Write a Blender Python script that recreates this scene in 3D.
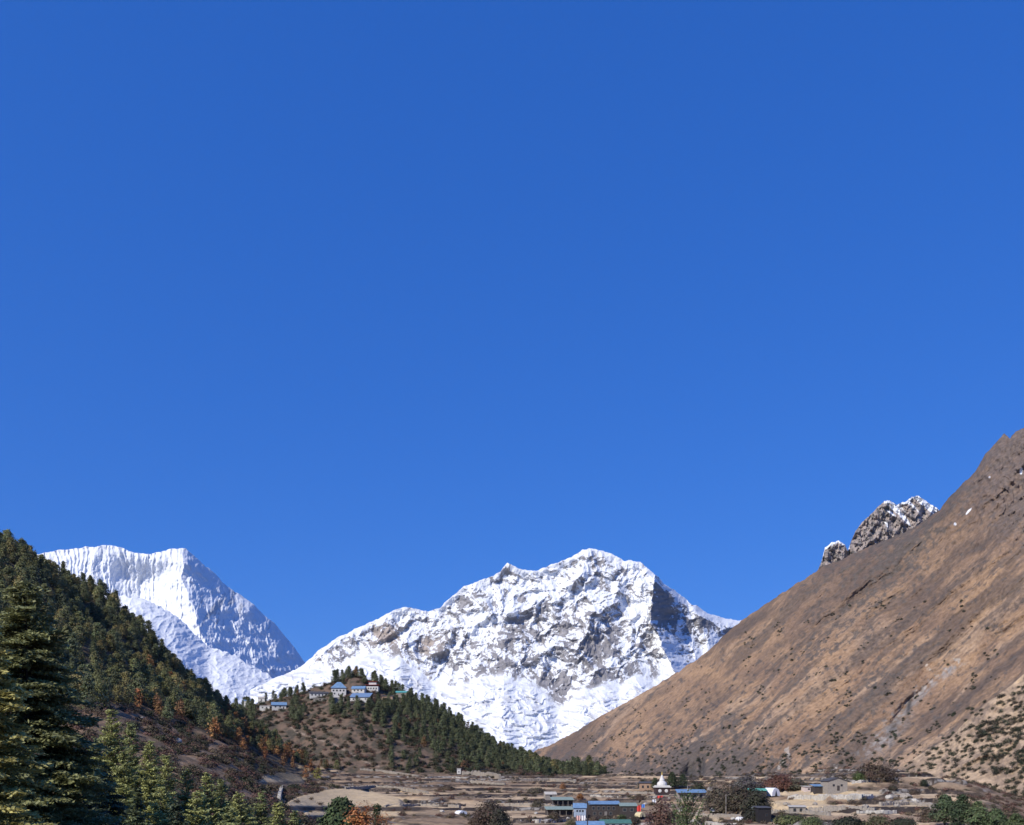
import bpy, math, random
import numpy as np
from mathutils import Vector
random.seed(7); RNG = np.random.default_rng(11)
for o in list(bpy.data.objects): bpy.data.objects.remove(o)
SC = bpy.context.scene
COL = SC.collection

# ------------------------------------------------------------------ camera, sky, sun, exposure
F = 950.0; HZ = 775.0                       # focal length in pixels, row of the true horizon
cam_d = bpy.data.cameras.new('camera'); cam = bpy.data.objects.new('camera', cam_d); COL.objects.link(cam)
cam.location = (0, 0, 0); cam.rotation_euler = (math.radians(90), 0, 0)
cam_d.sensor_width = 36; cam_d.sensor_fit = 'HORIZONTAL'; cam_d.lens = 36*F/1024
cam_d.shift_y = (HZ-412.5)/1024
cam_d.clip_start = 0.5; cam_d.clip_end = 80000
SC.camera = cam
SUN = Vector((-0.58, -0.56, 0.65)).normalized()
w = bpy.data.worlds.new('World'); SC.world = w; w.use_nodes = True
nt = w.node_tree; bg = nt.nodes['Background']
sky = nt.nodes.new('ShaderNodeTexSky'); sky.sky_type = 'NISHITA'; sky.sun_disc = False
sky.sun_elevation = math.asin(SUN.z); sky.sun_rotation = math.atan2(SUN.x, SUN.y) % (2*math.pi)
sky.altitude = 3200; sky.air_density = 1.35; sky.dust_density = 0.05; sky.ozone_density = 3.2
sp = nt.nodes.new('ShaderNodeSeparateColor'); cb = nt.nodes.new('ShaderNodeCombineColor'); nt.links.new(sky.outputs[0], sp.inputs[0])
for i, (k_, p_) in enumerate(((0.20, 0.84), (0.81, 0.57), (2.68, 0.44))):     # deep thin-air blue of a sky at high altitude
    a_ = nt.nodes.new('ShaderNodeMath'); a_.operation = 'POWER'; a_.inputs[1].default_value = p_
    m_ = nt.nodes.new('ShaderNodeMath'); m_.operation = 'MULTIPLY'; m_.inputs[1].default_value = k_
    nt.links.new(sp.outputs[i], a_.inputs[0]); nt.links.new(a_.outputs[0], m_.inputs[0]); nt.links.new(m_.outputs[0], cb.inputs[i])
nt.links.new(cb.outputs[0], bg.inputs[0])
bg.inputs[1].default_value = 0.13
sd = bpy.data.lights.new('sun', 'SUN'); sd.energy = 4.9; sd.angle = math.radians(0.5); sd.color = (1, 0.94, 0.84)
so = bpy.data.objects.new('sun', sd); COL.objects.link(so); so.rotation_euler = SUN.to_track_quat('Z', 'Y').to_euler()
SC.view_settings.view_transform = 'Standard'; SC.view_settings.look = 'None'
SC.view_settings.exposure = 0.0; SC.view_settings.gamma = 1.0; SC.view_settings.use_curve_mapping = False

# ------------------------------------------------------------------ noise
def _h(ix, iy, s):
    h = (ix.astype(np.int64)*374761393 + iy.astype(np.int64)*668265263 + s*974634777) & 0xffffffff
    h = ((h ^ (h >> 13))*1274126177) & 0xffffffff
    return ((h ^ (h >> 16)) & 0xffffff)/16777216.0
def perlin(x, y, s=0):
    x, y = np.broadcast_arrays(np.asarray(x, float), np.asarray(y, float))
    xi = np.floor(x); yi = np.floor(y); fx = x-xi; fy = y-yi
    u = fx*fx*fx*(fx*(fx*6-15)+10); v = fy*fy*fy*(fy*(fy*6-15)+10)
    def g(dx, dy):
        a = _h(xi+dx, yi+dy, s)*6.2831853
        return np.cos(a)*(fx-dx)+np.sin(a)*(fy-dy)
    a = g(0, 0); b = g(1, 0); c = g(0, 1); d = g(1, 1)
    return ((a+(b-a)*u)*(1-v)+(c+(d-c)*u)*v)*1.5
def fbm(x, y, o=5, s=0, g=0.5, l=2.03):
    t = 0; a = 1
    for i in range(o):
        t = t+a*perlin(x, y, s+i*17); a *= g; x = x*l+5.3; y = y*l+1.7
    return t
def ridged(x, y, o=5, s=0, g=0.5, l=2.03):
    t = 0; a = 1; w_ = 1
    for i in range(o):
        n = 1-np.abs(perlin(x, y, s+i*13))*1.6; n = n*n*w_
        w_ = np.clip(n*1.3, 0, 1); t = t+a*n; a *= g; x = x*l+3.1; y = y*l+7.7
    return t-0.9
def sst(a, b, x):
    t = np.clip((x-a)/(b-a), 0, 1); return t*t*(3-2*t)
def smooth_interp(x, xp, yp):              # Catmull-like monotone-ish interpolation along a table
    xp = np.asarray(xp, float); yp = np.asarray(yp, float)
    m = np.gradient(yp, xp, axis=0)
    i = np.clip(np.searchsorted(xp, x)-1, 0, len(xp)-2)
    h = xp[i+1]-xp[i]; t = np.clip((x-xp[i])/h, 0, 1)
    if yp.ndim == 2: h = h[:, None]; t = t[:, None]
    t2 = t*t; t3 = t2*t
    return (2*t3-3*t2+1)*yp[i]+(t3-2*t2+t)*h*m[i]+(-2*t3+3*t2)*yp[i+1]+(t3-t2)*h*m[i+1]
def P(pts): a = np.array(pts, float); return a[:, 0], a[:, 1]
def blob(U, V, x, y, rx, ry, ang=0):
    c, s = math.cos(math.radians(ang)), math.sin(math.radians(ang))
    a = (U-x)*c+(V-y)*s; b = -(U-x)*s+(V-y)*c
    return np.exp(-((a/rx)**2+(b/ry)**2))
def mix3(a, b, m):
    a = np.asarray(a, float); b = np.asarray(b, float); return a+(b-a)*m[..., None]

# ------------------------------------------------------------------ materials
def new_mat(name, rough=0.9, spec=0.2):
    m = bpy.data.materials.new(name); m.use_nodes = True
    b = m.node_tree.nodes['Principled BSDF']; b.inputs['Roughness'].default_value = rough
    b.inputs['Specular IOR Level'].default_value = spec
    return m, m.node_tree, b
def attr_mat(name, rough=0.95, n_scale=0.5, n_amt=0.3, bump=0.0, bump_scale=1.0, spec=0.1, transl=0.0, objvar=0.0):
    m, t, b = new_mat(name, rough, spec); N = t.nodes; L = t.links
    at = N.new('ShaderNodeAttribute'); at.attribute_name = 'col'
    geo = N.new('ShaderNodeNewGeometry')
    no = N.new('ShaderNodeTexNoise'); no.inputs['Scale'].default_value = n_scale; no.inputs['Detail'].default_value = 6; no.inputs['Roughness'].default_value = 0.65
    L.new(geo.outputs['Position'], no.inputs['Vector'])
    mr = N.new('ShaderNodeMapRange'); mr.inputs['From Min'].default_value = 0.25; mr.inputs['From Max'].default_value = 0.75
    mr.inputs['To Min'].default_value = 1-n_amt; mr.inputs['To Max'].default_value = 1+n_amt
    L.new(no.outputs[0], mr.inputs[0])
    mu = N.new('ShaderNodeVectorMath'); mu.operation = 'SCALE'
    L.new(at.outputs['Color'], mu.inputs[0]); L.new(mr.outputs[0], mu.inputs['Scale'])
    out = mu.outputs[0]
    if objvar:
        oi = N.new('ShaderNodeObjectInfo'); m2 = N.new('ShaderNodeMapRange')
        m2.inputs['To Min'].default_value = 1-objvar; m2.inputs['To Max'].default_value = 1+objvar
        L.new(oi.outputs['Random'], m2.inputs[0]); s2 = N.new('ShaderNodeVectorMath'); s2.operation = 'SCALE'
        L.new(out, s2.inputs[0]); L.new(m2.outputs[0], s2.inputs['Scale']); out = s2.outputs[0]
    L.new(out, b.inputs['Base Color'])
    if bump:
        bp = N.new('ShaderNodeBump'); bp.inputs['Strength'].default_value = bump; bp.inputs['Distance'].default_value = bump_scale
        L.new(no.outputs[0], bp.inputs['Height']); L.new(bp.outputs[0], b.inputs['Normal'])
    if transl:
        tr = N.new('ShaderNodeBsdfTranslucent'); L.new(out, tr.inputs[0]); mx = N.new('ShaderNodeMixShader'); mx.inputs[0].default_value = transl
        L.new(b.outputs[0], mx.inputs[1]); L.new(tr.outputs[0], mx.inputs[2]); L.new(mx.outputs[0], N['Material Output'].inputs[0])
    return m
M_SNOW = attr_mat('snow_and_rock', 0.8, 0.012, 0.10, 0.5, 25, 0.2)
M_HILL = attr_mat('dry_hillside', 0.95, 0.10, 0.42, 0.7, 5)
M_SOIL = attr_mat('terrace_soil', 0.95, 0.35, 0.25, 0.6, 0.8)
M_LEAF = attr_mat('foliage', 0.75, 1.2, 0.25, 0, 1, 0.25, 0.32, 0.28)
M_STUFFLEAF = attr_mat('scrub_foliage', 0.85, 0.12, 0.3, 0, 1, 0.15, 0.15)
M_BARK = attr_mat('bark', 0.9, 3, 0.35, 0.4, 0.05)
_mats = {}
def mat(name, rgb, rough=0.85, scale=1.5, amt=0.18, metal=0.0):
    if name in _mats: return _mats[name]
    m, t, b = new_mat(name, rough, 0.3); N = t.nodes; L = t.links
    geo = N.new('ShaderNodeNewGeometry'); no = N.new('ShaderNodeTexNoise'); no.inputs['Scale'].default_value = scale; no.inputs['Detail'].default_value = 5
    L.new(geo.outputs['Position'], no.inputs['Vector'])
    rp = N.new('ShaderNodeMix'); rp.data_type = 'RGBA'
    rp.inputs['A'].default_value = (*[c*(1-amt) for c in rgb], 1); rp.inputs['B'].default_value = (*[min(1, c*(1+amt)) for c in rgb], 1)
    L.new(no.outputs[0], rp.inputs['Factor']); L.new(rp.outputs['Result'], b.inputs['Base Color']); b.inputs['Metallic'].default_value = metal
    _mats[name] = m; return m

# ------------------------------------------------------------------ mesh helpers
def tag(o, label=None, cat=None, group=None, kind=None):
    if label: o['label'] = label
    if cat: o['category'] = cat
    if group: o['group'] = group
    if kind: o['kind'] = kind
    return o
def mesh_from(name, verts, quads, cols=None, smooth=False, material=None):
    me = bpy.data.meshes.new(name); verts = np.asarray(verts, np.float32); quads = np.asarray(quads, np.int32)
    me.vertices.add(len(verts)); me.vertices.foreach_set('co', verts.ravel())
    n = len(quads); me.loops.add(n*4); me.loops.foreach_set('vertex_index', quads.ravel())
    me.polygons.add(n); me.polygons.foreach_set('loop_start', np.arange(0, n*4, 4, dtype=np.int32))
    me.update(calc_edges=True)
    me.polygons.foreach_set('use_smooth', np.full(n, smooth))
    if cols is not None:
        a = me.attributes.new('col', 'FLOAT_COLOR', 'POINT'); c4 = np.ones((len(verts), 4), np.float32); c4[:, :3] = cols; a.data.foreach_set('color', c4.ravel())
    if material: me.materials.append(material)
    return me
def link(name, me, parent=None, loc=None):
    o = bpy.data.objects.new(name, me); COL.objects.link(o)
    if parent: o.parent = parent
    if loc is not None: o.location = loc
    return o
def grid_mesh(name, X, Y, Z, C, material, smooth=True):
    r, c = X.shape; v = np.stack([X, Y, Z], -1).reshape(-1, 3); i = np.arange(r*c).reshape(r, c)
    q = np.stack([i[:-1, :-1], i[1:, :-1], i[1:, 1:], i[:-1, 1:]], -1).reshape(-1, 4)
    return mesh_from(name, v, q, C.reshape(-1, 3), smooth, material)
def to_world(U, V, D): return (U-512)/F*D, D, (HZ-V)/F*D

# ------------------------------------------------------------------ mountain faces: crest line at its real distance, a face falling
# towards the valley, a back slope; everything true 3D
def face(name, crest, u0, u1, du, base, rows, Dfn, colfn, material, rough=1.2, seed=0, dback=900):
    u = np.arange(u0, u1+du, du); cx, cy = P(crest)
    c0 = np.interp(u, cx, cy); n = fbm(u/9, u*0+seed, 5, seed, 0.6); c = c0+rough*n
    kw = int(9/du)*2+1; kr = np.hanning(kw+2)[1:-1]; kr /= kr.sum(); cs = np.convolve(np.pad(c0, kw//2, mode='edge'), kr, 'valid')
    bx, by = P(base); b = np.interp(u, bx, by)
    t = np.linspace(0, 1, rows)
    U = np.broadcast_to(u, (rows, len(u))); V = c+(b-c)*t[:, None]
    D = Dfn(U, V, V-cs)
    Cc = colfn(U, V, V-c, D)
    X, Y, Z = to_world(U, V, D)
    # back slope
    k = 6; kk = np.linspace(1, 0.12, k)[:, None]
    Db = D[0]+dback*kk; Zb = Z[0]-dback*kk*0.75; Xb = X[0]+(U[0]-512)/F*dback*kk
    X = np.vstack([Xb, X]); Y = np.vstack([Db, Y]); Z = np.vstack([Zb, Z]); Cc = np.concatenate([np.repeat(Cc[:1], k, 0), Cc], 0)
    o = link(name, grid_mesh(name, X[::-1], Y[::-1], Z[::-1], Cc[::-1], material)); tag(o, kind='structure')
    return o
def steepness(D, V):
    g = -np.gradient(D, axis=0)/np.maximum(np.gradient(V, axis=0), 1e-3); return g   # metres back per pixel up; small = steep

SNOWC = (0.74, 0.76, 0.79); ROCKC = (0.225, 0.215, 0.22)
# --- far left snow mountain
CR_L = [(-60, 575), (0, 560), (30, 556), (42, 553), (60, 550), (80, 548), (100, 546), (112, 545), (122, 548), (135, 553), (150, 554), (160, 552), (170, 549), (180, 548), (186, 549), (195, 556), (205, 566), (215, 573), (222, 582), (235, 592), (250, 601), (262, 613), (275, 624), (285, 636), (295, 648), (303, 660), (312, 672), (330, 690)]
def ribL(V): return np.interp(V, [540, 549, 575, 600, 630, 647, 700], [184, 184, 181, 190, 200, 207, 225])
def D_L(U, V, h):
    r = U-ribL(V)+2.5*fbm(V/14, U/60, 3, 5)
    D = 11600-8.5*h + 0.0
    left = np.clip(-r, 0, None)
    D = D+np.where(r > 0, 11.5*r, 0)+9*np.clip(30-left, 0, 30)*0-(-14*np.exp(-left/14)*0)
    D = D-220*np.exp(-left/16.0)*sst(0, 20, h+6)*(r <= 0)-220*(r > 0)*sst(0, 20, h+6)
    bowl = np.exp(-((U-140)/34)**2); D = D+380*bowl*sst(2, 30, h)
    fl = ridged(U/4.6+0.6*fbm(U/30, V/20, 3, 9), V/130, 4, 21, 0.5)
    D = D-np.where(r < 0, 22, 8)*fl-(r > 0)*30*fbm((U*0.85-V*0.5+6*fbm(U/30, V/30, 2, 35))/12, (V*0.85+U*0.5)/90, 5, 33, 0.6)*sst(0, 8, r)*sst(0, 6, h+2)
    D = D-28*fbm((U+V*0.5)/16, (V-0.6*U)/26, 5, 31, 0.6)
    return D
def C_L(U, V, h, D):
    r = U-ribL(V)
    n = fbm((U+0.45*V)/7, (V-0.4*U)/22, 5, 44, 0.6)
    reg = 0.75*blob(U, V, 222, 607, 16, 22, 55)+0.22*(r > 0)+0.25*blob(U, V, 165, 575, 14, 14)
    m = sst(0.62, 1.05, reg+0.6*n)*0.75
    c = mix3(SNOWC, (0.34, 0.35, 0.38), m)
    return c
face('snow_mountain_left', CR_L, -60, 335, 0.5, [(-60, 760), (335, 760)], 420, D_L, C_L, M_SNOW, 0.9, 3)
# --- glacier apron in front of it
CR_G = [(-60, 570), (20, 574), (60, 584), (90, 592), (118, 596), (135, 596), (155, 604), (178, 617), (195, 634), (207, 646), (225, 651), (240, 659), (258, 669), (275, 678), (300, 690), (330, 700), (380, 720)]
def D_G(U, V, h):
    D = 10300-16*h+np.clip(U-150, 0, None)*1.5
    D = D-22*fbm(U/24, V/12, 4, 71, 0.55)-9*ridged((U-0.8*V)/13, (V+0.6*U)/10, 5, 72, 0.6)
    return D
def C_G(U, V, h, D):
    n = fbm((U-V)/14, (V+0.7*U)/7, 5, 75, 0.65)
    m = sst(0.35, 0.9, n)*0.35+0.55*blob(U, V, 236, 659, 9, 2.0, 20)*sst(-.3, .3, n)
    return mix3(SNOWC, (0.45, 0.47, 0.52), np.clip(m, 0, 1))
face('glacier_left', CR_G, -60, 360, 0.55, [(-60, 790), (360, 790)], 360, D_G, C_G, M_SNOW, 2.2, 8, 500)

# --- central snow mountain
CR_C = [(250, 690), (275, 678), (290, 672), (300, 667), (308, 661), (316, 653), (332, 641), (345, 634), (362, 626), (378, 619), (392, 611), (398, 609), (404, 607), (410, 607), (418, 610), (430, 611), (440, 608), (450, 598), (462, 588), (470, 584), (482, 580), (493, 576), (500, 571), (507, 563), (512, 565), (518, 568), (527, 571), (538, 570), (550, 565), (560, 562), (572, 557), (582, 550), (590, 548), (598, 550), (608, 552), (616, 556), (624, 561), (632, 560), (640, 562), (650, 570), (658, 577), (664, 584), (680, 594), (690, 603), (700, 608), (712, 615), (725, 618), (741, 621), (780, 640), (800, 650)]
def gsm(U): return smooth_interp(U.ravel(), np.array(GB[0], float), np.array(GB[1], float)).reshape(U.shape)+5*perlin(U/17, U*0+0.3, 90)
def ribC(V): return np.interp(V, [560, 577, 600, 620, 650, 680, 720], [652, 655, 652, 650, 664, 678, 700])
GB = ([250, 300, 340, 370, 400, 430, 460, 490, 520, 545, 560, 580, 600, 640, 680, 720, 800], [676, 668, 664, 655, 660, 680, 684, 676, 682, 690, 704, 690, 688, 678, 672, 668, 660])   # upper edge of the glacier
def D_C(U, V, h):
    g = V-gsm(U)
    up = np.minimum(g, 0)
    D = 8600-6.6*h
    D = D-9.0*np.clip(g, 0, None)+35*sst(-3, 6, g)*0
    r = U-ribC(V)+2*fbm(V/10, U/40, 3, 6)
    D = D+np.where(r > 0, 19.0*np.minimum(r, 26)+6*np.clip(r-26, 0, None), 0)-110*np.exp(-np.clip(-r, 0, None)/14)*sst(0, 14, h+4)-110*(r > 0)*sst(0, 14, h+4)*(1-0)*(r > 0)
    # second face behind: crest step at px 682
    r2 = U-np.interp(V, [590, 610, 640, 660], [684, 690, 700, 708]); D = D+np.where(r2 > 0, -150+8*np.minimum(r2, 30), 0)*sst(-2, 8, r2)
    # large buttresses leading down from the summits
    wx = U+9*fbm(U/40, V/40, 4, 91); wy = V+9*fbm(U/40, V/40, 4, 92)
    big = ridged((wx*0.9+wy*0.55)/58, (wy*0.9-wx*0.5)/95, 3, 93, 0.5)
    med = ridged((wx*0.8+wy*0.6)/23, (wy*0.8-wx*0.6)/30, 5, 95, 0.6)
    dia = ridged((wx*0.8-wy*0.6)/20, (wy*0.8+wx*0.6)/34, 5, 98, 0.6)
    a = np.clip(-g/18, 0, 1)*sst(-1, 14, h+2)
    D = D-(95*big+36*med+26*dia)*a*np.where(r > 0, 0.55, 1)
    fine = fbm(U/7, V/7, 5, 99, 0.62)
    D = D-14*fine*(0.4+0.6*a)
    gx = U+8*fbm(U/30, V/20, 3, 102); gy = V+5*fbm(U/25, V/16, 3, 103)
    gl = ridged((gx+0.5*gy)/22, (gy-0.25*gx)/8, 5, 101, 0.62)
    D = D-25*gl*sst(-4, 20, g)-34*fbm(gx/34, gy/15, 5, 104, 0.6)*sst(0, 20, g)
    return D
def C_C(U, V, h, D):
    g = V-gsm(U)
    st = steepness(D, V)
    sx = np.gradient(D, axis=1)/0.42
    wx = U+7*fbm(U/24, V/24, 4, 111); wy = V+7*fbm(U/24, V/24, 4, 112)
    n = fbm((wx*0.8+wy*0.6)/13, (wy*0.8-wx*0.6)/8, 6, 113, 0.7)
    n2 = fbm(wx/5, wy/4, 4, 118, 0.6)
    r = U-ribC(V)
    reg = 0.10*np.ones_like(U)
    reg += 0.10*blob(U, V, 540, 635, 130, 45)+0.22*blob(U, V, 610, 655, 50, 30)+0.15*blob(U, V, 560, 620, 60, 40)+0.20*blob(U, V, 480, 655, 70, 25)
    reg += 0.95*blob(U, V, 386, 637, 12, 11, 30)+0.6*blob(U, V, 428, 645, 13, 9)+0.38*blob(U, V, 335, 650, 30, 10, -35)+0.35*blob(U, V, 500, 672, 14, 10)
    reg += 0.8*blob(U, V, 543, 682, 9, 12, 30)+0.85*blob(U, V, 560, 692, 10, 12, 20)+0.5*blob(U, V, 600, 678, 24, 9, -25)+0.35*blob(U, V, 450, 612, 8, 6)+0.5*blob(U, V, 505, 573, 6, 5)
    reg += 0.5*blob(U, V, 597, 562, 14, 5, 30)+0.35*blob(U, V, 475, 597, 12, 6, -30)+0.3*blob(U, V, 520, 630, 10, 26, 30)+0.4*blob(U, V, 600, 645, 30, 13, -45)+0.4*blob(U, V, 655, 655, 8, 16)
    reg += -0.55*blob(U, V, 480, 625, 14, 16, 20)-0.35*blob(U, V, 634, 612, 9, 30, 5)-0.35*blob(U, V, 545, 590, 40, 12)-0.3*(h < 7)-0.55*blob(U, V, 552, 662, 12, 9)-.6*blob(U, V, 668, 650, 12, 20, 0)
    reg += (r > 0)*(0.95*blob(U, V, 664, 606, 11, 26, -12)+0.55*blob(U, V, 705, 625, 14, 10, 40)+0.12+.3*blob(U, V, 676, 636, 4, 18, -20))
    m = reg+0.55*n+0.28*n2+np.clip((5.0-st)/40, -0.25, 0.25)-0.10
    m = sst(0.13, 0.25, m)*(1-sst(-3, 5, g))
    gn = fbm((U+0.5*V)/16, (V-0.2*U)/5, 5, 121, 0.65)
    m = np.maximum(m, sst(0.05, 0.75, gn)*0.42*sst(-2, 5, g))
    tan = np.clip(1.3*blob(U, V, 386, 637, 16, 12)+blob(U, V, 428, 645, 14, 10), 0, 1)
    rock = mix3(np.array(ROCKC)*np.ones(U.shape+(1,)), (0.34, 0.285, 0.24), tan)
    rock = rock*(1+0.35*n2[..., None])
    rock = np.where((r > 0)[..., None], rock*0.72, rock)  # rock right of the rib darkened: the facet's shadow put into the colour
    return np.array(SNOWC)*(1-m[..., None])+rock*m[..., None]
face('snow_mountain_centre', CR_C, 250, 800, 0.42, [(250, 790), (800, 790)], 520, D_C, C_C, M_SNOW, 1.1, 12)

# --- rocky peaks behind the right hill
CR_E = [(795, 610), (812, 585), (822, 560), (825, 548), (832, 542), (838, 541), (845, 544), (848, 552), (851, 542), (855, 532), (862, 522), (870, 515), (878, 507), (884, 502), (890, 501), (897, 504), (905, 502), (912, 497), (918, 496), (925, 500), (932, 505), (940, 510), (960, 520), (990, 540)]
def D_E(U, V, h):
    D = 4700-2.6*h-(22*ridged((U+0.35*V)/13, (V-0.4*U)/30, 5, 131, 0.62)+24*fbm((U+0.9*V)/16, (V-0.9*U)/11, 5, 132, 0.6))*sst(-1, 5, h)-14*fbm(U/4, V/5, 4, 133)
    return D+120*blob(U, V, 849, 556, 3, 20)
def C_E(U, V, h, D):
    n = fbm(U/5, V/6, 5, 135, 0.65)
    rock = mix3((0.36, 0.30, 0.265), (0.17, 0.155, 0.145), sst(-0.3, 0.5, n+0.5*blob(U, V, 886, 512, 10, 8)))
    q = (U-890)*0.75+(V-500)*(-0.85)   # streaks falling to the lower right
    a = sum(blob(U, V, *b) for b in ((897, 511, 10, 2.8, 42), (905, 519, 9, 1.8, 52), (924, 502, 12, 3.0, 38), (891, 513, 6, 1.3, 35), (899, 506, 7, 1.2, 40), (921, 502, 11, 1.3, 40), (927, 508, 10, 1.1, 42), (914, 507, 9, 1.0, 48), (933, 509, 8, 1.2, 38), (918, 498, 8, 1.2, 20), (908, 503, 5, 1.2, 35), (886, 524, 4, 1.2, 60)))
    m = sst(0.35, 0.7, a+0.25*n)
    m = np.maximum(m, sst(0.1, 0.5, 1.2*(h < 2.2)*(U < 850)+0.9*(h < 2.2)*(U > 884)+0.3*n-.3))
    m = np.maximum(m, sst(0.75, 0.9, 0.7*blob(U, V, 836, 545, 9, 4)+0.5*n+.25*blob(U, V, 893, 520, 14, 6)))
    return mix3(rock, SNOWC, m)
face('rock_peaks', CR_E, 795, 990, 0.3, [(795, 640), (990, 640)], 260, D_E, C_E, M_SNOW, 1.3, 17, 300)

# --- right hillside
CR_R = [(480, 770), (520, 757), (550, 745), (575, 732), (600, 716), (630, 700), (660, 683), (690, 664), (707, 652), (725, 634), (741, 621), (760, 608), (790, 588), (812, 574), (822, 567), (840, 560), (870, 546), (900, 534), (920, 524), (938, 511), (950, 497), (962, 484), (975, 472), (985, 455), (995, 443), (1004, 434), (1010, 438), (1016, 431), (1024, 428), (1060, 405), (1100, 385), (1250, 330)]
def D_R(U, V, h):
    c = V-h
    Dc = np.interp(U, [480, 600, 740, 850, 950, 1024, 1250], [3300, 3000, 2600, 2380, 2200, 2060, 1800])
    Db = np.interp(U, [480, 600, 800, 1024, 1250], [2100, 1800, 1380, 1080, 950])
    T = np.clip(h/np.maximum(812-c, 10), -0.05, 1.1); T = np.sign(T)*np.abs(T)
    D = Dc+(Db-Dc)*T
    wx = U+5*fbm(U/60, V/60, 4, 141); wy = V+5*fbm(U/60, V/60, 4, 142)
    p = 0.65*wx+0.76*wy; a = -0.76*wx+0.65*wy
    k = D/2000*sst(-2, 12, h)
    rockt = sst(935, 1005, U-(V-480)*0.4)*sst(590, 500, V)
    D = D-k*(52*fbm(p/88, a/500, 2, 143, 0.5)+24*fbm(p/40, a/350, 2, 144, 0.5)+9*fbm(p/16, a/180, 3, 146, 0.5)+3.2*fbm(p/7, a/34, 4, 149, 0.6)+2.2*fbm(U/5, V/5, 5, 147, 0.6))
    D = D-rockt*sst(0, 5, h)*7*ridged(U/11, V/16, 5, 148, 0.65)
    # the gully with a dark cleft and a pale scree fan
    gx = U-np.interp(V, [640, 662, 700, 735, 760], [975, 958, 909, 885, 862]); D = D+11*np.exp(-(gx/4.0)**2)*sst(680, 698, V)*sst(736, 712, V)+7*np.exp(-(gx/6.0)**2)*sst(655, 680, V)*sst(765, 740, V)
    D = D+60*blob(U, V, 690, 775, 7, 12)+40*blob(U, V, 702, 770, 3, 12)
    return D
def C_R(U, V, h, D):
    wx = U+5*fbm(U/60, V/60, 4, 141); wy = V+5*fbm(U/60, V/60, 4, 142)
    p = 0.65*wx+0.76*wy; a = -0.76*wx+0.65*wy
    n = fbm(p/26, a/150, 5, 151, 0.62); n2 = fbm(U/6, V/6, 4, 152, 0.65); n3 = fbm(U/50, V/40, 4, 153)
    fst = fbm(p/4, a/26, 4, 157, 0.6)
    base = mix3((0.335, 0.215, 0.128), (0.245, 0.158, 0.102), sst(-0.5, 0.5, n3))
    big = fbm(p/30, a/260, 4, 159, 0.6)  # big and strk carry the shading of ridges and gullies as colour
    strk = fbm(p/12, a/110, 5, 158, 0.62)
    base = mix3(base, (0.39, 0.272, 0.18), sst(0.0, 0.6, n)*0.7*sst(560, 690, V+0.25*(U-800)))
    base = mix3(base, (0.16, 0.115, 0.088), sst(0.0, 0.6, fst)*0.38)
    base = mix3(base, (0.115, 0.085, 0.068), np.clip(sst(0.0, 0.45, big)*0.75, 0, 1))
    base = mix3(base, (0.125, 0.092, 0.075), 0.62*np.exp(-(h/70.0)**2)*sst(700, 860, U)+0.2*np.exp(-(h/40.0)**2)*sst(720, 600, U))
    base = mix3(base, (0.115, 0.088, 0.072), sst(0.05, 0.65, strk+0.3*n)*0.75)
    # dark scrub: band under the crest, low slopes, hand placed belts
    rg = 0.42*np.exp(-(h/22.0)**2)*sst(760, 860, U)+0.25*sst(700, 780, V)*sst(1010, 850, U)+0.25*blob(U, V, 880, 590, 60, 18, -32)+0.55*blob(U, V, 905, 552, 34, 12, -40)
    rg += 0.4*blob(U, V, 700, 745, 60, 22, -25)+0.35*blob(U, V, 600, 765, 60, 12)+0.55*blob(U, V, 725, 770, 50, 20)+0.3*blob(U, V, 870, 690, 20, 60, 45)+0.3*blob(U, V, 815, 650, 20, 60, 50)
    scr = sst(0.15, 0.6, rg*1.15+0.55*n2+0.45*fst-0.08)
    base = mix3(base, (0.105, 0.088, 0.076), scr*0.85)
    for (xa, ya, xb, yb, wd_, am) in ((947, 590, 868, 648, 5, .75), (870, 646, 792, 712, 5, .7), (842, 598, 762, 660, 4, .5), (760, 662, 700, 716, 5, .45), (1022, 598, 985, 628, 5, .8), (930, 640, 900, 668, 4, .5), (720, 690, 650, 740, 6, .5), (990, 560, 930, 612, 4, .5)):  # dark gully lines, their shade painted into the slope colour
        lx, ly = xb-xa, yb-ya; L_ = math.hypot(lx, ly); tt = ((U-xa)*lx+(V-ya)*ly)/L_; dd_ = ((U-xa)*ly-(V-ya)*lx)/L_+5*fbm(U/18, V/18, 3, 171)
        base = mix3(base, (0.10, 0.078, 0.066), np.clip(am*np.exp(-(dd_/wd_)**2)*sst(-8, 8, tt)*sst(L_+8, L_-8, tt)*(0.75+0.6*n2), 0, 1))
    rockt = sst(930, 1010, U-(V-480)*0.35+12*n2)*sst(585, 500, V+10*n)
    base = mix3(base, (0.165, 0.13, 0.112), rockt*(0.75+0.25*n2))
    base = mix3(base, (0.075, 0.065, 0.06), rockt*sst(0.15, 0.6, n2)*0.4)
    gx = U-np.interp(V, [640, 662, 700, 735, 760], [975, 958, 909, 885, 862])+5*n2
    scree = np.exp(-((gx-4)/(6.0+0.1*np.clip(V-690, 0, 60)))**2)*sst(655, 668, V)*sst(765, 740, V)
    base = mix3(base, (0.31, 0.275, 0.245), np.clip(scree*(0.6+0.9*n2+.5*fst), 0, 1))
    base = mix3(base, (0.07, 0.065, 0.062), np.clip(1.0*blob(U, V, 909, 706, 3, 13, 8)+0.8*blob(U, V, 893, 727, 4, 10, 35)+blob(U, V, 690, 775, 7, 11)+.9*blob(U, V, 703, 768, 3, 12), 0, 1))  # dark cliff rock, and the shade of the clefts painted into the colour
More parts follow.
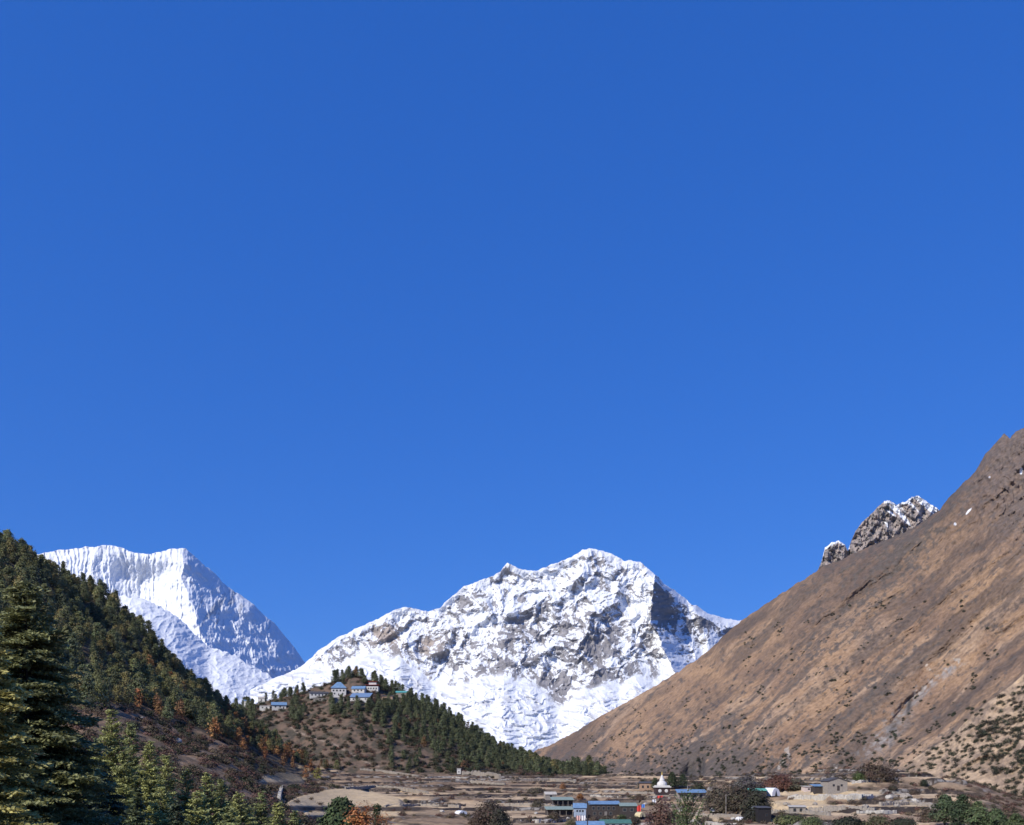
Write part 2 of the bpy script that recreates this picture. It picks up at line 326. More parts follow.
    pale = np.clip(1.2*blob(U, V, 787, 751, 4, 6)+1.1*blob(U, V, 780, 765, 2.6, 8, 25)+blob(U, V, 836, 774, 4, 7)+blob(U, V, 850, 776, 4, 7)+1.1*blob(U, V, 958, 661, 6, 4)+.7*blob(U, V, 928, 667, 4, 4), 0, 1)
    base = mix3(base, (0.50, 0.45, 0.38), sst(0.45, 0.8, pale*0.85+0.6*n2)*0.55*(pale > 0.12))
    snow = sst(0.45, 0.65, 1.1*blob(U, V, 969, 511, 4.2, 1.6, -50)+blob(U, V, 955, 524, 1.5, 1.5)+1.1*blob(U, V, 1021, 471, 1.5, 4)+blob(U, V, 990, 477, 2, 1.2)+.3*n2)*((blob(U, V, 969, 511, 8, 6)+blob(U, V, 955, 524, 3, 3)+blob(U, V, 1021, 471, 3, 6)+blob(U, V, 990, 477, 3, 3)) > .3)
    return mix3(base, SNOWC, snow)
face('right_hillside', CR_R, 480, 1250, 0.62, [(480, 830), (1250, 830)], 640, D_R, C_R, M_HILL, 1.3, 23, 700)

# --- near spur on the right, dotted with shrubs
CR_S = [(860, 800), (890, 776), (905, 764), (930, 748), (950, 738), (965, 722), (985, 704), (1005, 690), (1024, 674), (1060, 650), (1100, 625), (1250, 560)]
def D_S(U, V, h):
    Dc = np.interp(U, [860, 1024, 1250], [980, 900, 800]); c = V-h
    T = np.clip(h/np.maximum(830-c, 10), 0, 1)
    D = Dc-300*T
    return D-sst(0, 6, h+1)*(9*ridged((0.7*U+0.7*V)/34, (-0.7*U+0.7*V)/90, 4, 161)+3*fbm(U/8, V/8, 5, 163))
def C_S(U, V, h, D):
    n = fbm(U/22, V/18, 5, 165, 0.6); n2 = fbm(U/5, V/4, 4, 166, 0.6)
    b = mix3((0.46, 0.335, 0.22), (0.31, 0.225, 0.155), sst(-0.25, 0.5, n+0.5*blob(U, V, 1015, 790, 40, 40)))
    return mix3(b, (0.15, 0.12, 0.095), sst(0.25, 0.7, n2+0.25*n)*0.6)
face('right_spur', CR_S, 860, 1250, 0.7, [(860, 850), (1250, 850)], 300, D_S, C_S, M_HILL, 0.9, 29, 260)

# ------------------------------------------------------------------ near ground: one sheet (valley floor with terraces, left hill, monastery hill)
DZ = np.array([5, 60, 120, 200, 300, 400, 500, 600, 700, 800, 900, 1000, 1300], float)
KU = np.array([-400, 0, 100, 200, 300, 345, 430, 512, 640, 760, 860, 960, 1100, 1400], float)
KZ = np.array([
 [-1.7, -9, -12, -8, 5, 25, 55, 95, 120, 100, 70, 40, 0],
 [-1.7, -9, -10, -2, 17, 50, 93, 145, 160, 136, 100, 60, 0],
 [-1.7, -9, -12, -4, 12, 32, 60, 93, 127, 108, 75, 40, 0],
 [-1.7, -10, -15, -8, 3, 14, 26, 43, 59.5, 62, 40, 20, 0],
 [-1.7, -10, -16, -14, -10.5, -8, -4.5, 1.5, 9.5, 14, 8, 0, 0],
 [-1.7, -11, -18, -18, -16, -12.5, -9.5, -5, 0, 4, 6, 5, 0],
 [-1.7, -12, -19, -20, -17, -13.5, -10.5, -7, -3, 2, 6, 6, 0],
 [-1.7, -12, -19, -20.5, -18.5, -16, -13, -10, -6, -1, 3, 4, -10],
 [-1.7, -12, -19, -22, -20.5, -17.5, -13.5, -8, -4, -3, -8, -20, -40],
 [-1.7, -12, -18, -20, -17.5, -15, -7.5, -3, -6, -15, -25, -30, -40],
 [-1.7, -11, -16, -18, -15.5, -9.5, -2, -1, -10, -20, -30, -35, -40],
 [-1.7, -10, -15, -16.5, -14.5, -11, -7, -9, -16, -24, -32, -36, -40],
 [-1.7, -9, -13, -17, -18, -19, -20, -22, -25, -28, -32, -36, -40],
 [-1.7, -9, -13, -17, -18, -19, -20, -22, -25, -28, -32, -36, -40]], float)
DH = np.array([740, 800, 860, 925, 955, 1000, 1060, 1300], float)
HC = [(190, 735), (220, 716), (240, 708), (255, 704), (270, 700), (285, 696), (300, 693), (320, 687), (335, 680), (350, 675), (362, 677), (380, 684), (400, 693), (420, 700), (440, 712), (470, 730), (500, 750), (520, 760), (560, 774), (600, 789), (640, 806)]
def field_mask(U, V):
    e = 0.9
    def fld(xs, ts, b, soft=4):
        t = np.interp(U, xs, ts); return sst(t-e, t+e, V)*sst(b+e, b-e, V)*sst(xs[0]-soft, xs[0]+soft, U)*sst(xs[-1]+soft, xs[-1]-soft, U)
    m = fld([286, 300, 330, 352, 402], [802, 796, 789.5, 788, 798], 806.5)
    m = np.maximum(m, fld([258, 268, 287, 304], [777, 775, 771.5, 778], 782))
    m = np.maximum(m, fld([770, 800, 826], [801, 799, 800], 811)); m = np.maximum(m, fld([776, 820, 880], [791, 790.5, 791], 795.5))
    m = np.maximum(m, fld([302, 360, 400], [811.5, 811.5, 812], 816)); m = np.maximum(m, fld([690, 705, 722], [817, 815, 817], 821)); m = np.maximum(m, fld([880, 905, 935], [803, 802, 803], 806))
    return m
def hill_z(U, D):
    cx, cy = P(HC); u = np.clip(U, 190, 640); c = np.interp(u, cx, cy)+0.8*fbm(u/14, u*0, 4, 201)
    fac = sst(0, 1, np.clip((793-c)/90, 0, 1))
    # profile as picture rows at each distance (from foot, shoulder terrace to crest)
    foot = np.full_like(c, 777.0)
    r = np.stack([np.full_like(c, 800.0), np.maximum(foot, c+6), np.maximum(c+(foot-c)*0.62, c+4), np.maximum(c+(foot-c)*0.27, c+2.5), np.maximum(c+(foot-c)*0.18, c+1.5), c, c+14, c+70], 0)
    z = (HZ-r)/F*DH.reshape((-1,)+(1,)*c.ndim)
    i = np.clip(np.searchsorted(DH, D)-1, 0, len(DH)-2); t = np.clip((D-DH[i])/(DH[i+1]-DH[i]), 0, 1)
    z0 = np.take_along_axis(z, i[None], 0)[0]; z1 = np.take_along_axis(z, (i+1)[None], 0)[0]
    return np.where((U < 190) | (U > 640), -80, z0+(z1-z0)*t)
def ground(U, D, full=False):
    U = np.atleast_1d(np.asarray(U, float)); D = np.atleast_1d(np.asarray(D, float)); sh = U.shape
    u = U.ravel(); d = D.ravel()
    prof = smooth_interp(np.clip(u, -400, 1400), KU, KZ)
    i = np.clip(np.searchsorted(DZ, d)-1, 0, len(DZ)-2); t = np.clip((d-DZ[i])/(DZ[i+1]-DZ[i]), 0, 1)
    a = np.arange(len(u)); z = prof[a, i]+(prof[a, i+1]-prof[a, i])*t
    # left hill crest sharpening
    cu = np.interp(u, [-400, 0, 100, 200, 300, 345], [0, 3, 1, 1, 1, 0]); cd = np.interp(u, [-400, 0, 100, 200, 300], [700, 650, 705, 765, 785])
    z = z+cu*np.exp(-((d-cd)/45)**2)
    x = (u-512)/F*d
    left = sst(300, 200, u)*sst(200, 420, d)
    z = z+(1.2+5*left)*fbm(x/70, d/90, 4, 211)*sst(20, 150, d)
    z = z-left*5*ridged(x/90+d/150, d/260-x/400, 3, 213)
    hz = hill_z(u, d)+1.5*fbm(x/25, d/30, 4, 215)
    zb = z.copy()
    # terraces
    ter = sst(262, 305, u+12*fbm(d/60, x/60, 2, 220))*sst(1030, 940, u)*sst(210, 260, d)*sst(960, 880, d)
    fm = field_mask(u, HZ-z/d*F); ter = ter*(1-fm)
    s = 1.9+0.5*(u > 640)
    ter = ter*(0.35+0.65*sst(-0.45, 0.0, fbm(x/55, d/38, 3, 225)))
    q = (z+1.9*fbm(x/75, d/60, 4, 221)+0.02*x)/s; fl = np.floor(q); fr = q-fl
    st = np.clip(fr/0.13, 0, 1); tz = (fl+st*0.78+0.22*fr)*s-0.4*s
    zt = z+(tz-z)*ter
    z2 = np.maximum(zt, hz); onh = sst(-0.6, 0.6, hz-zt)
    z2 = z2+0.18*fbm(x/2.5, d/2.5, 3, 223)*sst(40, 120, d)
    if not full: return z2.reshape(sh)
    return [v.reshape(sh) for v in (z2, onh, ter, fl, fr, x)]
def make_ground():
    u = np.concatenate([np.arange(-400, -20, 8), np.arange(-20, 1050, 1.25), np.arange(1050, 1401, 8)])
    d = np.concatenate([np.array([-60, -20, 2]), np.arange(5, 200, 3.0), np.arange(200, 1080, 1.25), np.arange(1080, 1301, 10)])
    U, D = np.meshgrid(u, d); dd = np.maximum(D, 5)
    z, onh, ter, fl, fr, x = ground(U, dd, True)
    V = HZ-z/dd*F
    hsh = _h(fl.astype(int), np.floor(x/70+0.9*fbm(x/60, D/60, 2, 231)).astype(int), 5)
    hs2 = _h(fl.astype(int)+9, np.floor(x/45).astype(int), 8)
    n = fbm(x/14, D/14, 5, 233, 0.6); n2 = fbm(x/4, D/5, 4, 235, 0.6)
    tan = np.array((0.54, 0.40, 0.25)); gry = np.array((0.34, 0.245, 0.16)); brn = np.array((0.20, 0.138, 0.09)); drk = np.array((0.045, 0.036, 0.032))
    top = mix3(tan*np.ones(U.shape+(1,)), gry, sst(0.35, 0.65, hsh+0.25*sst(500, 700, D))); top = mix3(top, brn, sst(0.72, 0.9, hs2)*0.8)
    top = mix3(top, brn, sst(0.25, 0.8, n)*0.6)
    bigf = field_mask(U, V)*(1-onh)
    top = mix3(top, (0.52, 0.40, 0.25), bigf*0.95)
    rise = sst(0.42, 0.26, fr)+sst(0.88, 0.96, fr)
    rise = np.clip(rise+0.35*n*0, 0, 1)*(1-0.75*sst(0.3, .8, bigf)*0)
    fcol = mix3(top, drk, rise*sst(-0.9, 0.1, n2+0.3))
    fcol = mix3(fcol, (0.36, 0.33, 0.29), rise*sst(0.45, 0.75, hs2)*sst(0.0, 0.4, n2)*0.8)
    slope = mix3((0.24, 0.16, 0.10), (0.12, 0.088, 0.058), sst(-0.4, 0.5, n)); slope = mix3(slope, (0.25, 0.19, 0.14), sst(0.25, 0.7, n2)*0.6)
    lslope = sst(255, 190, U+0.35*(800-D)*0-0)*1.0
    c = mix3(slope, fcol, ter*sst(200, 300, U+8*n))
    c = mix3(c, (0.045, 0.037, 0.032), sst(806.3, 807.2, V)*sst(811.8, 811, V)*sst(296, 304, U)*sst(432, 415, U)*(D < 600)*0.85)
    c = mix3(c, np.array((0.52, 0.40, 0.25))*(1+0.12*n[..., None]), bigf*0.92)
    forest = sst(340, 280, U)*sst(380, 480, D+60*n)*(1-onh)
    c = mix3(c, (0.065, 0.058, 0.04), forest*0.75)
    hcol = mix3((0.155, 0.108, 0.078), (0.075, 0.064, 0.048), sst(-0.35, 0.5, n+0.5*sst(380, 470, U)+0.3*n2))
    pth = np.exp(-((V-np.interp(U, [285, 297, 335, 370, 400], [722, 732, 745, 764, 772]))/1.0)**2)*(U > 288)*(U < 380)
    hcol = mix3(hcol, (0.34, 0.26, 0.20), pth*0.8)
    c = mix3(c, hcol, onh)
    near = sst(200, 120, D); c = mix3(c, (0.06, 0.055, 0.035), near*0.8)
    X = (U-512)/F*dd
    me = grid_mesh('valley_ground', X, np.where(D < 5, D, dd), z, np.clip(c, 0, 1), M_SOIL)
    tag(link('valley_ground', me), kind='structure')
make_ground()
# a plain sheet under everything, out to the horizon
def plain(): 
    s = 30000; g = np.linspace(-s, s, 25); X, Y = np.meshgrid(g, g)
    C = np.ones(X.shape+(3,))*np.array((0.16, 0.13, 0.10))
    tag(link('ground_plain', grid_mesh('ground_plain', X, Y, X*0-420, C, M_SOIL)), kind='structure')
plain()
def gz(u, d): return float(ground(np.array([u]), np.array([d]))[0])
def gpos(u, d): return Vector(((u-512)/F*d, d, gz(u, d)))
def hit(u, v, d0=180, d1=1080, n=900):       # nearest ground point that shows at a picture position
    d = np.linspace(d0, d1, n); z = ground(np.full(n, float(u)), d); vv = HZ-z/d*F
    vis = np.minimum.accumulate(vv); k = np.where(vis <= v)[0]
    if len(k) == 0: k = [int(np.argmin(vv))]
    dd = float(d[k[0]]); return Vector(((u-512)/F*dd, dd, float(z[k[0]])))

# ------------------------------------------------------------------ vegetation prototypes: arrays of leaf quads
def quads_to(v):                              # v: (n,4,3)
    n = len(v); return v.reshape(-1, 3), np.arange(n*4).reshape(n, 4)
def leaf_quads(c, nrm, L, W, rng, axis=None):
    n = len(c); a = rng.normal(size=(n, 3)) if axis is None else axis
    nrm = nrm/np.linalg.norm(nrm, axis=1, keepdims=True); a = a-nrm*np.sum(a*nrm, 1, keepdims=True); a /= np.linalg.norm(a, axis=1, keepdims=True)+1e-9
    b = np.cross(nrm, a); L = np.asarray(L).reshape(-1, 1)/2; W = np.asarray(W).reshape(-1, 1)/2
    return np.stack([c-a*L, c-b*W*1.0, c+a*L, c+b*W], 1)
def tube(p0, p1, r0, r1, k=6):
    p0 = np.array(p0, float); p1 = np.array(p1, float); ax = p1-p0; ax /= np.linalg.norm(ax)+1e-9
    t = np.array((0, 0, 1.0)) if abs(ax[2]) < 0.9 else np.array((1.0, 0, 0)); s = np.cross(ax, t); s /= np.linalg.norm(s); r = np.cross(ax, s)
    q = []
    for i in range(k):
        a, b = 2*math.pi*i/k, 2*math.pi*(i+1)/k
        da = s*math.cos(a)+r*math.sin(a); db = s*math.cos(b)+r*math.sin(b)
        q.append([p0+da*r0, p0+db*r0, p1+db*r1, p1+da*r1])
    return np.array(q)
def trunk_quads(H, r, rng, lean=0.02):
    pts = [np.array((0, 0, -0.8))]; k = 5
    for i in range(1, k+1): pts.append(np.array((rng.normal()*lean*H*0.3, rng.normal()*lean*H*0.3, H*i/k*0.96)))
    return np.concatenate([tube(pts[i], pts[i+1], r*(1-i/k*0.9), r*(1-(i+1)/k*0.9)) for i in range(k)])
def crown_far(kind, H, R, seed, nclump, nleaf, size, col):
    """crown of leaf clumps: 'cone' spruce, 'pine' rounded conifer, 'round' bush or broadleaf. returns quads, colours"""
    rng = np.random.default_rng(seed); Q = []; C = []
    ph = rng.uniform(0, 6.28, 4)
    for k in range(nclump):
        t = rng.uniform(0, 1)**(0.8 if kind != 'round' else 1.0); a = rng.uniform(0, 6.28)
        if kind == 'cone': z = 0.06+0.94*t; rr = (1-t)**0.85*(0.82+0.22*math.sin(t*30+ph[0]))+0.02
        elif kind == 'pine': z = 0.14+0.84*t; rr = math.sqrt(max(0, 1-(2*t-0.75)**2/1.6))*(1-t**3)*(0.85+0.2*math.sin(3*a+ph[1]))+0.03
        else:
            th = math.asin(min(1, t)); z = 0.08+0.9*math.sin(th)*(0.9+0.15*math.sin(2*a+ph[2])); rr = math.cos(th)*(0.9+0.16*math.sin(3*a+ph[3]))+0.08
        rr *= rng.uniform(0.55, 1.08)
        c = np.array((math.cos(a)*rr*R, math.sin(a)*rr*R, z*H))
        out = np.array((math.cos(a), math.sin(a), 0.75 if kind != 'round' else 0.2+2*t))
        cs = size*(1.5 if kind == 'round' else 1.25)
        p = c+rng.normal(size=(nleaf, 3))*np.array((cs, cs, cs*0.55))*0.75
        if kind != 'round': p[:, 2] -= 0.25*np.linalg.norm(p[:, :2]-c[:2], axis=1)
        nr = out+rng.normal(size=(nleaf, 3))*0.38
        Q.append(leaf_quads(p, nr, size*rng.uniform(0.7, 1.4, nleaf), size*rng.uniform(0.45, 0.9, nleaf), rng))
        cc = np.array(col)*rng.uniform(0.7, 1.35)*(1+0.12*rng.normal(size=3)*0.5); C.append(np.repeat((cc*rng.uniform(0.8, 1.2, (nleaf, 1)))[:, None], 4, 1))
    return np.concatenate(Q), np.concatenate(C).reshape(-1, 3)
def build_q(name, q, c, m):
    v, f = quads_to(np.asarray(q)); c = np.asarray(c, float)
    if c.ndim == 1: c = np.tile(c, (len(v), 1))
    return mesh_from(name, v, f, np.clip(c, 0, 1), False, m)
BARK = (0.075, 0.058, 0.045)
GREEN = (0.195, 0.198, 0.088); GREEN2 = (0.14, 0.158, 0.082); OLIVE = (0.27, 0.235, 0.10); LARCH = (0.36, 0.185, 0.075); RUST = (0.17, 0.085, 0.055); BROWN = (0.12, 0.088, 0.062); YEL = (0.24, 0.22, 0.05)
class Proto:
    def __init__(s, name, kind, H, R, seed, ncl, nl, size, col, trunk=0.25):
        s.H = H; s.R = R; cq, cc = crown_far(kind, H, R, seed, ncl, nl, size, col)
        rng = np.random.default_rng(seed+1)
        tq = trunk_quads(H*0.9, trunk, rng) if trunk else np.zeros((0, 4, 3))
        s.q = np.concatenate([tq, cq]); s.c = np.concatenate([np.tile(BARK, (len(tq)*4, 1)), cc])
        s.me = build_q('crown', cq, cc, M_LEAF); s.tm = build_q('trunk', tq, BARK, M_BARK) if len(tq) else None; s.name = name
PINES = [Proto('conifer_tree', 'pine', 11, 4.3, 300+i, 120, 9, 0.85, [GREEN, GREEN2, OLIVE, GREEN][i]) for i in range(4)]
SPRUCE = [Proto('conifer_tree', 'cone', 13, 4.0, 320+i, 130, 9, 0.8, [GREEN2, GREEN, GREEN2][i]) for i in range(3)]
LARCHES = [Proto('larch_tree', 'cone' if i else 'pine', 9, 2.7, 340+i, 40, 9, 0.8, [LARCH, (0.30, 0.14, 0.06), (0.22, 0.12, 0.06)][i]) for i in range(3)]
SHRUBS = [Proto('shrub', 'round', 2.6, 1.9, 360+i, 34, 9, 0.6, [(0.055, 0.062, 0.036), (0.07, 0.062, 0.042), (0.045, 0.055, 0.034)][i], 0) for i in range(3)]
BSHRUBS = [Proto('shrub', 'round', 2.2, 2.0, 370+i, 24, 9, 0.6, [BROWN, (0.15, 0.085, 0.065), (0.10, 0.085, 0.055)][i], 0) for i in range(3)]
def place(pr, pos, s, label, cat, group, name=None):
    if pr.tm is None: o = link(name or pr.name, pr.me, None, pos)
    else:
        o = link(name or pr.name, None, None, pos); link('trunk', pr.tm, o); link('crown', pr.me, o)
    o.scale = (s*random.uniform(0.88, 1.12), s*random.uniform(0.88, 1.12), s); o.rotation_euler = (0, 0, random.uniform(0, 6.28))
    return tag(o, label, cat, group)
def stuff(name, items, label, cat, m=None):
    V = []; C = []
    for pr, pos, s in items:
        a = random.uniform(0, 6.28); ca, sa = math.cos(a), math.sin(a); R = np.array(((ca, -sa, 0), (sa, ca, 0), (0, 0, 1.0)))
        V.append((pr.q.reshape(-1, 3)*s)@R.T+np.array(pos)); C.append(pr.c*random.uniform(0.75, 1.25))
    V = np.concatenate(V); C = np.concatenate(C); f = np.arange(len(V)).reshape(-1, 4)
    return tag(link(name, mesh_from(name, V, f, np.clip(C, 0, 1), False, m or M_STUFFLEAF)), label, cat, None, 'stuff')

# ---- scatter the forests
forest = []                                    # (proto, pos, scale, zone)
def scatter_region(n, u0, u1, d0, d1, accept, protos, smin, smax, zone, mind):
    pts = []; tries = 0
    U = RNG.uniform(u0, u1, n*6); D = np.sqrt(RNG.uniform(d0*d0, d1*d1, n*6)); Z = ground(U, D); V = HZ-Z/D*F
    ok = accept(U, D, V)
    cell = {}
    for u, d, z, k in zip(U, D, Z, ok):
        if RNG.uniform() > k: continue
        x = (u-512)/F*d; key = (int(x//mind), int(d//mind)); bad = False
        for i in (-1, 0, 1):
            for j in (-1, 0, 1):
                for (a, b) in cell.get((key[0]+i, key[1]+j), ()):
                    if (a-x)**2+(b-d)**2 < mind*mind: bad = True
        if bad: continue
        cell.setdefault(key, []).append((x, d)); pr = random.choice(protos); s = random.uniform(smin, smax)
        zz = zone
        if zone == 'left':
            v_ = HZ-z/d*F; b_ = np.interp(u, [-60, 60, 130, 200, 240, 300, 345], [715, 712, 708, 728, 742, 764, 771])
            if u > 120 and random.random() < 0.42*math.exp(-((b_-v_)/13)**2)*(1 if u > 190 else 0.4): pr = random.choice(LARCHES); zz = 'larch'; s *= 1.05
        elif zone == 'hill' and random.random() < 0.04: pr = LARCHES[2]; zz = 'hill_larch'
        forest.append((pr, (x, d, z-0.4), s, zz)); pts.append(1)
        if len(pts) >= n: break
def acc_left(U, D, V):
    cd = np.interp(U, [-60, 0, 100, 200, 300, 345], [640, 650, 705, 765, 790, 800])
    base = np.interp(U, [-60, 60, 130, 200, 240, 300, 345], [715, 712, 708, 728, 742, 764, 771])
    n = fbm(U/25, D/70, 3, 401)
    return ((V < base+5*n) & (D < cd+16) & (D > 260)).astype(float)*sst(350, 330, U)
scatter_region(1300, -30, 345, 260, 830, acc_left, PINES+PINES+SPRUCE, 0.6, 1.08, 'left', 6.3)
nleft = len(forest)
def acc_hill(U, D, V):
    n = fbm(U/20, D/35, 3, 402)
    crest = (D > 985) & (D < 1015)
    low = np.interp(U, [370, 385, 400, 440, 470, 500, 600], [705, 722, 738, 750, 764, 777, 782])+5*n
    right = sst(385, 408, U+14*n)*(D > 830)*(D < 1020)*(V < low)*(0.78+0.6*n)+0.16*(U > 380)*(V > low)*(V < 775)+0.5*(U < 305)*(V < 722)*(V > 706)
    belt = (V > 701)*(V < 716+0.12*(U-330)+5*n)*(U > 326)*(U < 410)*0.9+(V > 703)*(V < 722)*(U > 255)*(U < 300)*0.6+0.30*(U > 370)*(V > 700)*(V < 735)
    c = crest*((U > 236) & (U < 306))*0.7+crest*((U > 332) & (U < 410))*0.95+crest*(U >= 410)
    bare = ((U > 256) & (U < 292) & (V > 703) & (V < 723)) | ((U > 306) & (U < 378) & (V > 689) & (V < 704))
    return np.clip(right+belt+c, 0, 1)*(U > 235)*(U < 600)*(~bare)
scatter_region(520, 235, 600, 800, 1020, acc_hill, PINES[1:2]+SPRUCE[:1]+SPRUCE[2:], 0.65, 1.15, 'hill', 6.0)
nh = len(forest)-nleft
def acc_foot(U, D, V): return ((U > 520) & (U < 608) & (D > 880) & (D < 1010)).astype(float)*0.8
scatter_region(70, 515, 612, 880, 1010, acc_foot, SPRUCE+PINES, 0.7, 1.55, 'foot', 6.5)
forest.sort(key=lambda t: -t[2]/t[1][1])
LAB = {'larch': ('orange autumn larch among the dark conifers on the left hillside', 'autumn larches of the left hillside'),
       'hill_larch': ('rusty brown larch among the dark conifers on the monastery knoll', 'rusty larches of the monastery knoll'),
       'left': ('dark green conifer in the dense forest on the left hillside', 'conifers of the left hillside forest'),
       'hill': ('dark conifer on the wooded knoll around the monastery houses', 'conifers on the monastery knoll'),
       'foot': ('small conifer in the grove at the foot of the knoll beside the brown hillside', 'conifers at the foot of the knoll')}
ind = forest[:300]; rest = forest[300:]
for pr, pos, s, z in ind: place(pr, pos, s, LAB[z][0], 'larch' if 'larch' in z else 'conifer', LAB[z][1])
if rest: stuff('conifer_forest', [(p, q, s) for p, q, s, z in rest], 'distant conifers filling the rest of the wooded slopes', 'conifer forest', M_LEAF)
print('FOREST', nleft, nh, len(forest))
# orange and rusty larches between the conifers
def on(u, v, **k): return hit(u, v, **k)
lar_spots = [(243, 728), (247, 743), (256, 738), (262, 750), (286, 756), (292, 764), (298, 758), (312, 768), (327, 765), (222, 718), (228, 712), (214, 706), (236, 722), (205, 700), (276, 745), (183, 690), (170, 682), (160, 712), (215, 735), (306, 774), (318, 772), (196, 700), (250, 733), (233, 733), (150, 668), (265, 757), (283, 762), (243, 748)]
for i, (u, v) in enumerate(lar_spots):
    p = hit(u+random.uniform(-1, 1), v+4, 260, 800); pr = LARCHES[i % 3]
    place(pr, p, random.uniform(0.75, 1.15), 'orange autumn larch among the dark conifers on the left hillside', 'larch', 'autumn larches of the left hillside')
place(Proto('broadleaf_tree', 'round', 8, 4.0, 381, 30, 9, 0.9, YEL), hit(318, 779, 260, 800), 0.9, 'yellow green bushy tree at the right end of the left hillside forest', 'tree', None)
for (u, v, s) in [(418, 716, 0.9), (457, 748, 0.7)]:
    pass
place(LARCHES[2], hit(418, 722, 800, 1010), 0.9, 'rusty brown tree among conifers near the top of the knoll', 'tree', None)
place(Proto('broadleaf_tree', 'round', 7, 4.2, 382, 26, 9, 0.9, (0.24, 0.125, 0.07)), hit(465, 768, 780, 1000), 1.1, 'rounded rust brown tree at the foot of the knoll just above the long stone wall', 'tree', None)
for (u, v, s, l) in [(521, 775, 1.0, 'taller of the two brown leafless trees at the right foot of the knoll'), (531, 779, 0.8, 'smaller of the two brown leafless trees at the right foot of the knoll')]:
    place(Proto('broadleaf_tree', 'round', 8, 4.0, int(u), 26, 9, 0.9, (0.17, 0.11, 0.08)), hit(u, v, 780, 1000), s, l, 'tree', None)

# ------------------------------------------------------------------ near conifers with real boughs
def near_conifer(H, R, seed, col, rise=0.05, droop=0.18, start=0.08, pw=0.75, whorl=0.36, nb=7, tw=0.19, ndl=(0.34, 0.15), spread=1.0, up=1.0, jit=0.7):
    rng = np.random.default_rng(seed); wood = [trunk_quads(H, 0.013*H, rng, 0.01)]; cen = []; axs = []; nor = []; cl = []
    z = start*H; col = np.array(col)
    while z < H*0.985:
        t = z/H; L0 = R*(1-t)**pw*(0.80+0.35*rng.random())+0.12
        for b in range(max(3, int(nb*(0.6+0.5*(1-t))))):
            a = rng.uniform(0, 6.283); L = L0*rng.uniform(0.5, 1.18); dr = droop*rng.uniform(0.5, 1.5); bc = col*rng.uniform(0.72, 1.30)
            dx, dy = math.cos(a), math.sin(a); side = np.array((-dy, dx, 0)); z0 = z+rng.uniform(-0.5, 0.5)*whorl*jit; dr *= rng.uniform(0.6, 1.6)
            def pt(s): return np.array((dx*L*s, dy*L*s, z0+L*(rise*s*2.2-dr*s*s*1.6+0.25*dr*s**4)))
            ps = [pt(s) for s in (0, 0.35, 0.7, 1)]
            for i in range(3): wood.append(tube(ps[i], ps[i+1], 0.012*L*(1-i*0.28)+0.008, 0.012*L*(1-(i+1)*0.28)+0.006, 4))
            n = max(3, int(L/tw))
            for i in range(n):
                s = 0.14+0.86*(i+rng.random())/n; p = pt(min(s, 1)); tl = spread*(0.42*L*(1-s)**0.8*(0.35+s*1.6)+0.22)*rng.uniform(0.7, 1.2)
                for sg in (-1, 1):
                    d = np.array((dx, dy, 0))*0.75+side*sg*0.85+np.array((0, 0, rng.normal()*0.10+rise*0.9-0.06)); d /= np.linalg.norm(d)
                    m = max(2, int(tl/0.11)); k = (np.arange(m)+rng.random(m))/m
                    c = p+d*tl*k[:, None]+rng.normal(size=(m, 3))*0.045; c[:, 2] -= 0.10*tl*k*k
                    cen.append(c); axs.append(np.tile(d, (m, 1))+rng.normal(size=(m, 3))*0.55+np.array((0, 0, 0.25*up)))
                    nor.append(np.array((0.15*dx, 0.15*dy, 1.0))+rng.normal(size=(m, 3))*0.45); cl.append(np.tile(bc*(0.75+0.5*s), (m, 1))*rng.uniform(0.8, 1.2, (m, 1)))
        z += whorl*rng.uniform(0.7, 1.25)*(0.55+0.6*(1-t))
    c = np.concatenate(cen); n = len(c)
    q = leaf_quads(c, np.concatenate(nor), ndl[0]*rng.uniform(0.7, 1.3, n), ndl[1]*rng.uniform(0.7, 1.3, n), rng, np.concatenate(axs))
    return np.concatenate(wood), q, np.repeat(np.concatenate(cl)[:, None], 4, 1).reshape(-1, 3)
M_NEEDLE = attr_mat('needles', 0.6, 0.9, 0.25, 0, 1, 0.35, 0.25, 0.1)
def put_near(u, top_v, d, R, seed, col, label, name='conifer_tree', group=None, **k):
    p = gpos(u, d); H = (HZ-top_v)/F*d-p.z
    wq, q, c = near_conifer(H, R, seed, col, **k)
    o = link(name, None, None, p); link('trunk', build_q('trunk', wq, BARK, M_BARK), o); link('crown', build_q('crown', q, c, M_NEEDLE), o)
    return tag(o, label, 'conifer', group)
DK = (0.060, 0.078, 0.040); LT = (0.34, 0.345, 0.125); MD = (0.25, 0.27, 0.105)  # DK: dark green with the shade beside the tallest tree put in
put_near(26, 580, 60, 6.3, 501, (0.20, 0.205, 0.085), 'tallest broad conifer with layered boughs filling the left edge of the view', droop=0.16, rise=0.07, tw=0.2, nb=7, pw=0.6, up=1.6, whorl=0.23, jit=2.2)
put_near(-14, 606, 50, 4.3, 502, (0.36, 0.32, 0.11), 'yellowish conifer cut by the left edge of the photo beside the tallest one', droop=0.14)
put_near(78, 742, 84, 4.0, 503, DK, 'dark shaded conifer just right of the tallest conifer', droop=0.2)
put_near(60, 716, 92, 4.6, 506, DK, 'dark conifer top showing through the right edge of the tallest conifer', droop=0.2)
put_near(97, 790, 78, 3.6, 507, DK, 'dark conifer at the bottom edge between the tallest conifer and the young pointed one', droop=0.2)
put_near(104, 760, 96, 3.8, 504, DK, 'dark shaded conifer low between the tallest conifer and the pale green ones', droop=0.2)
put_near(137, 787, 72, 2.2, 505, (0.105, 0.125, 0.06), 'young pointed conifer at the bottom edge in front of the dark gap', droop=0.1, pw=0.9)
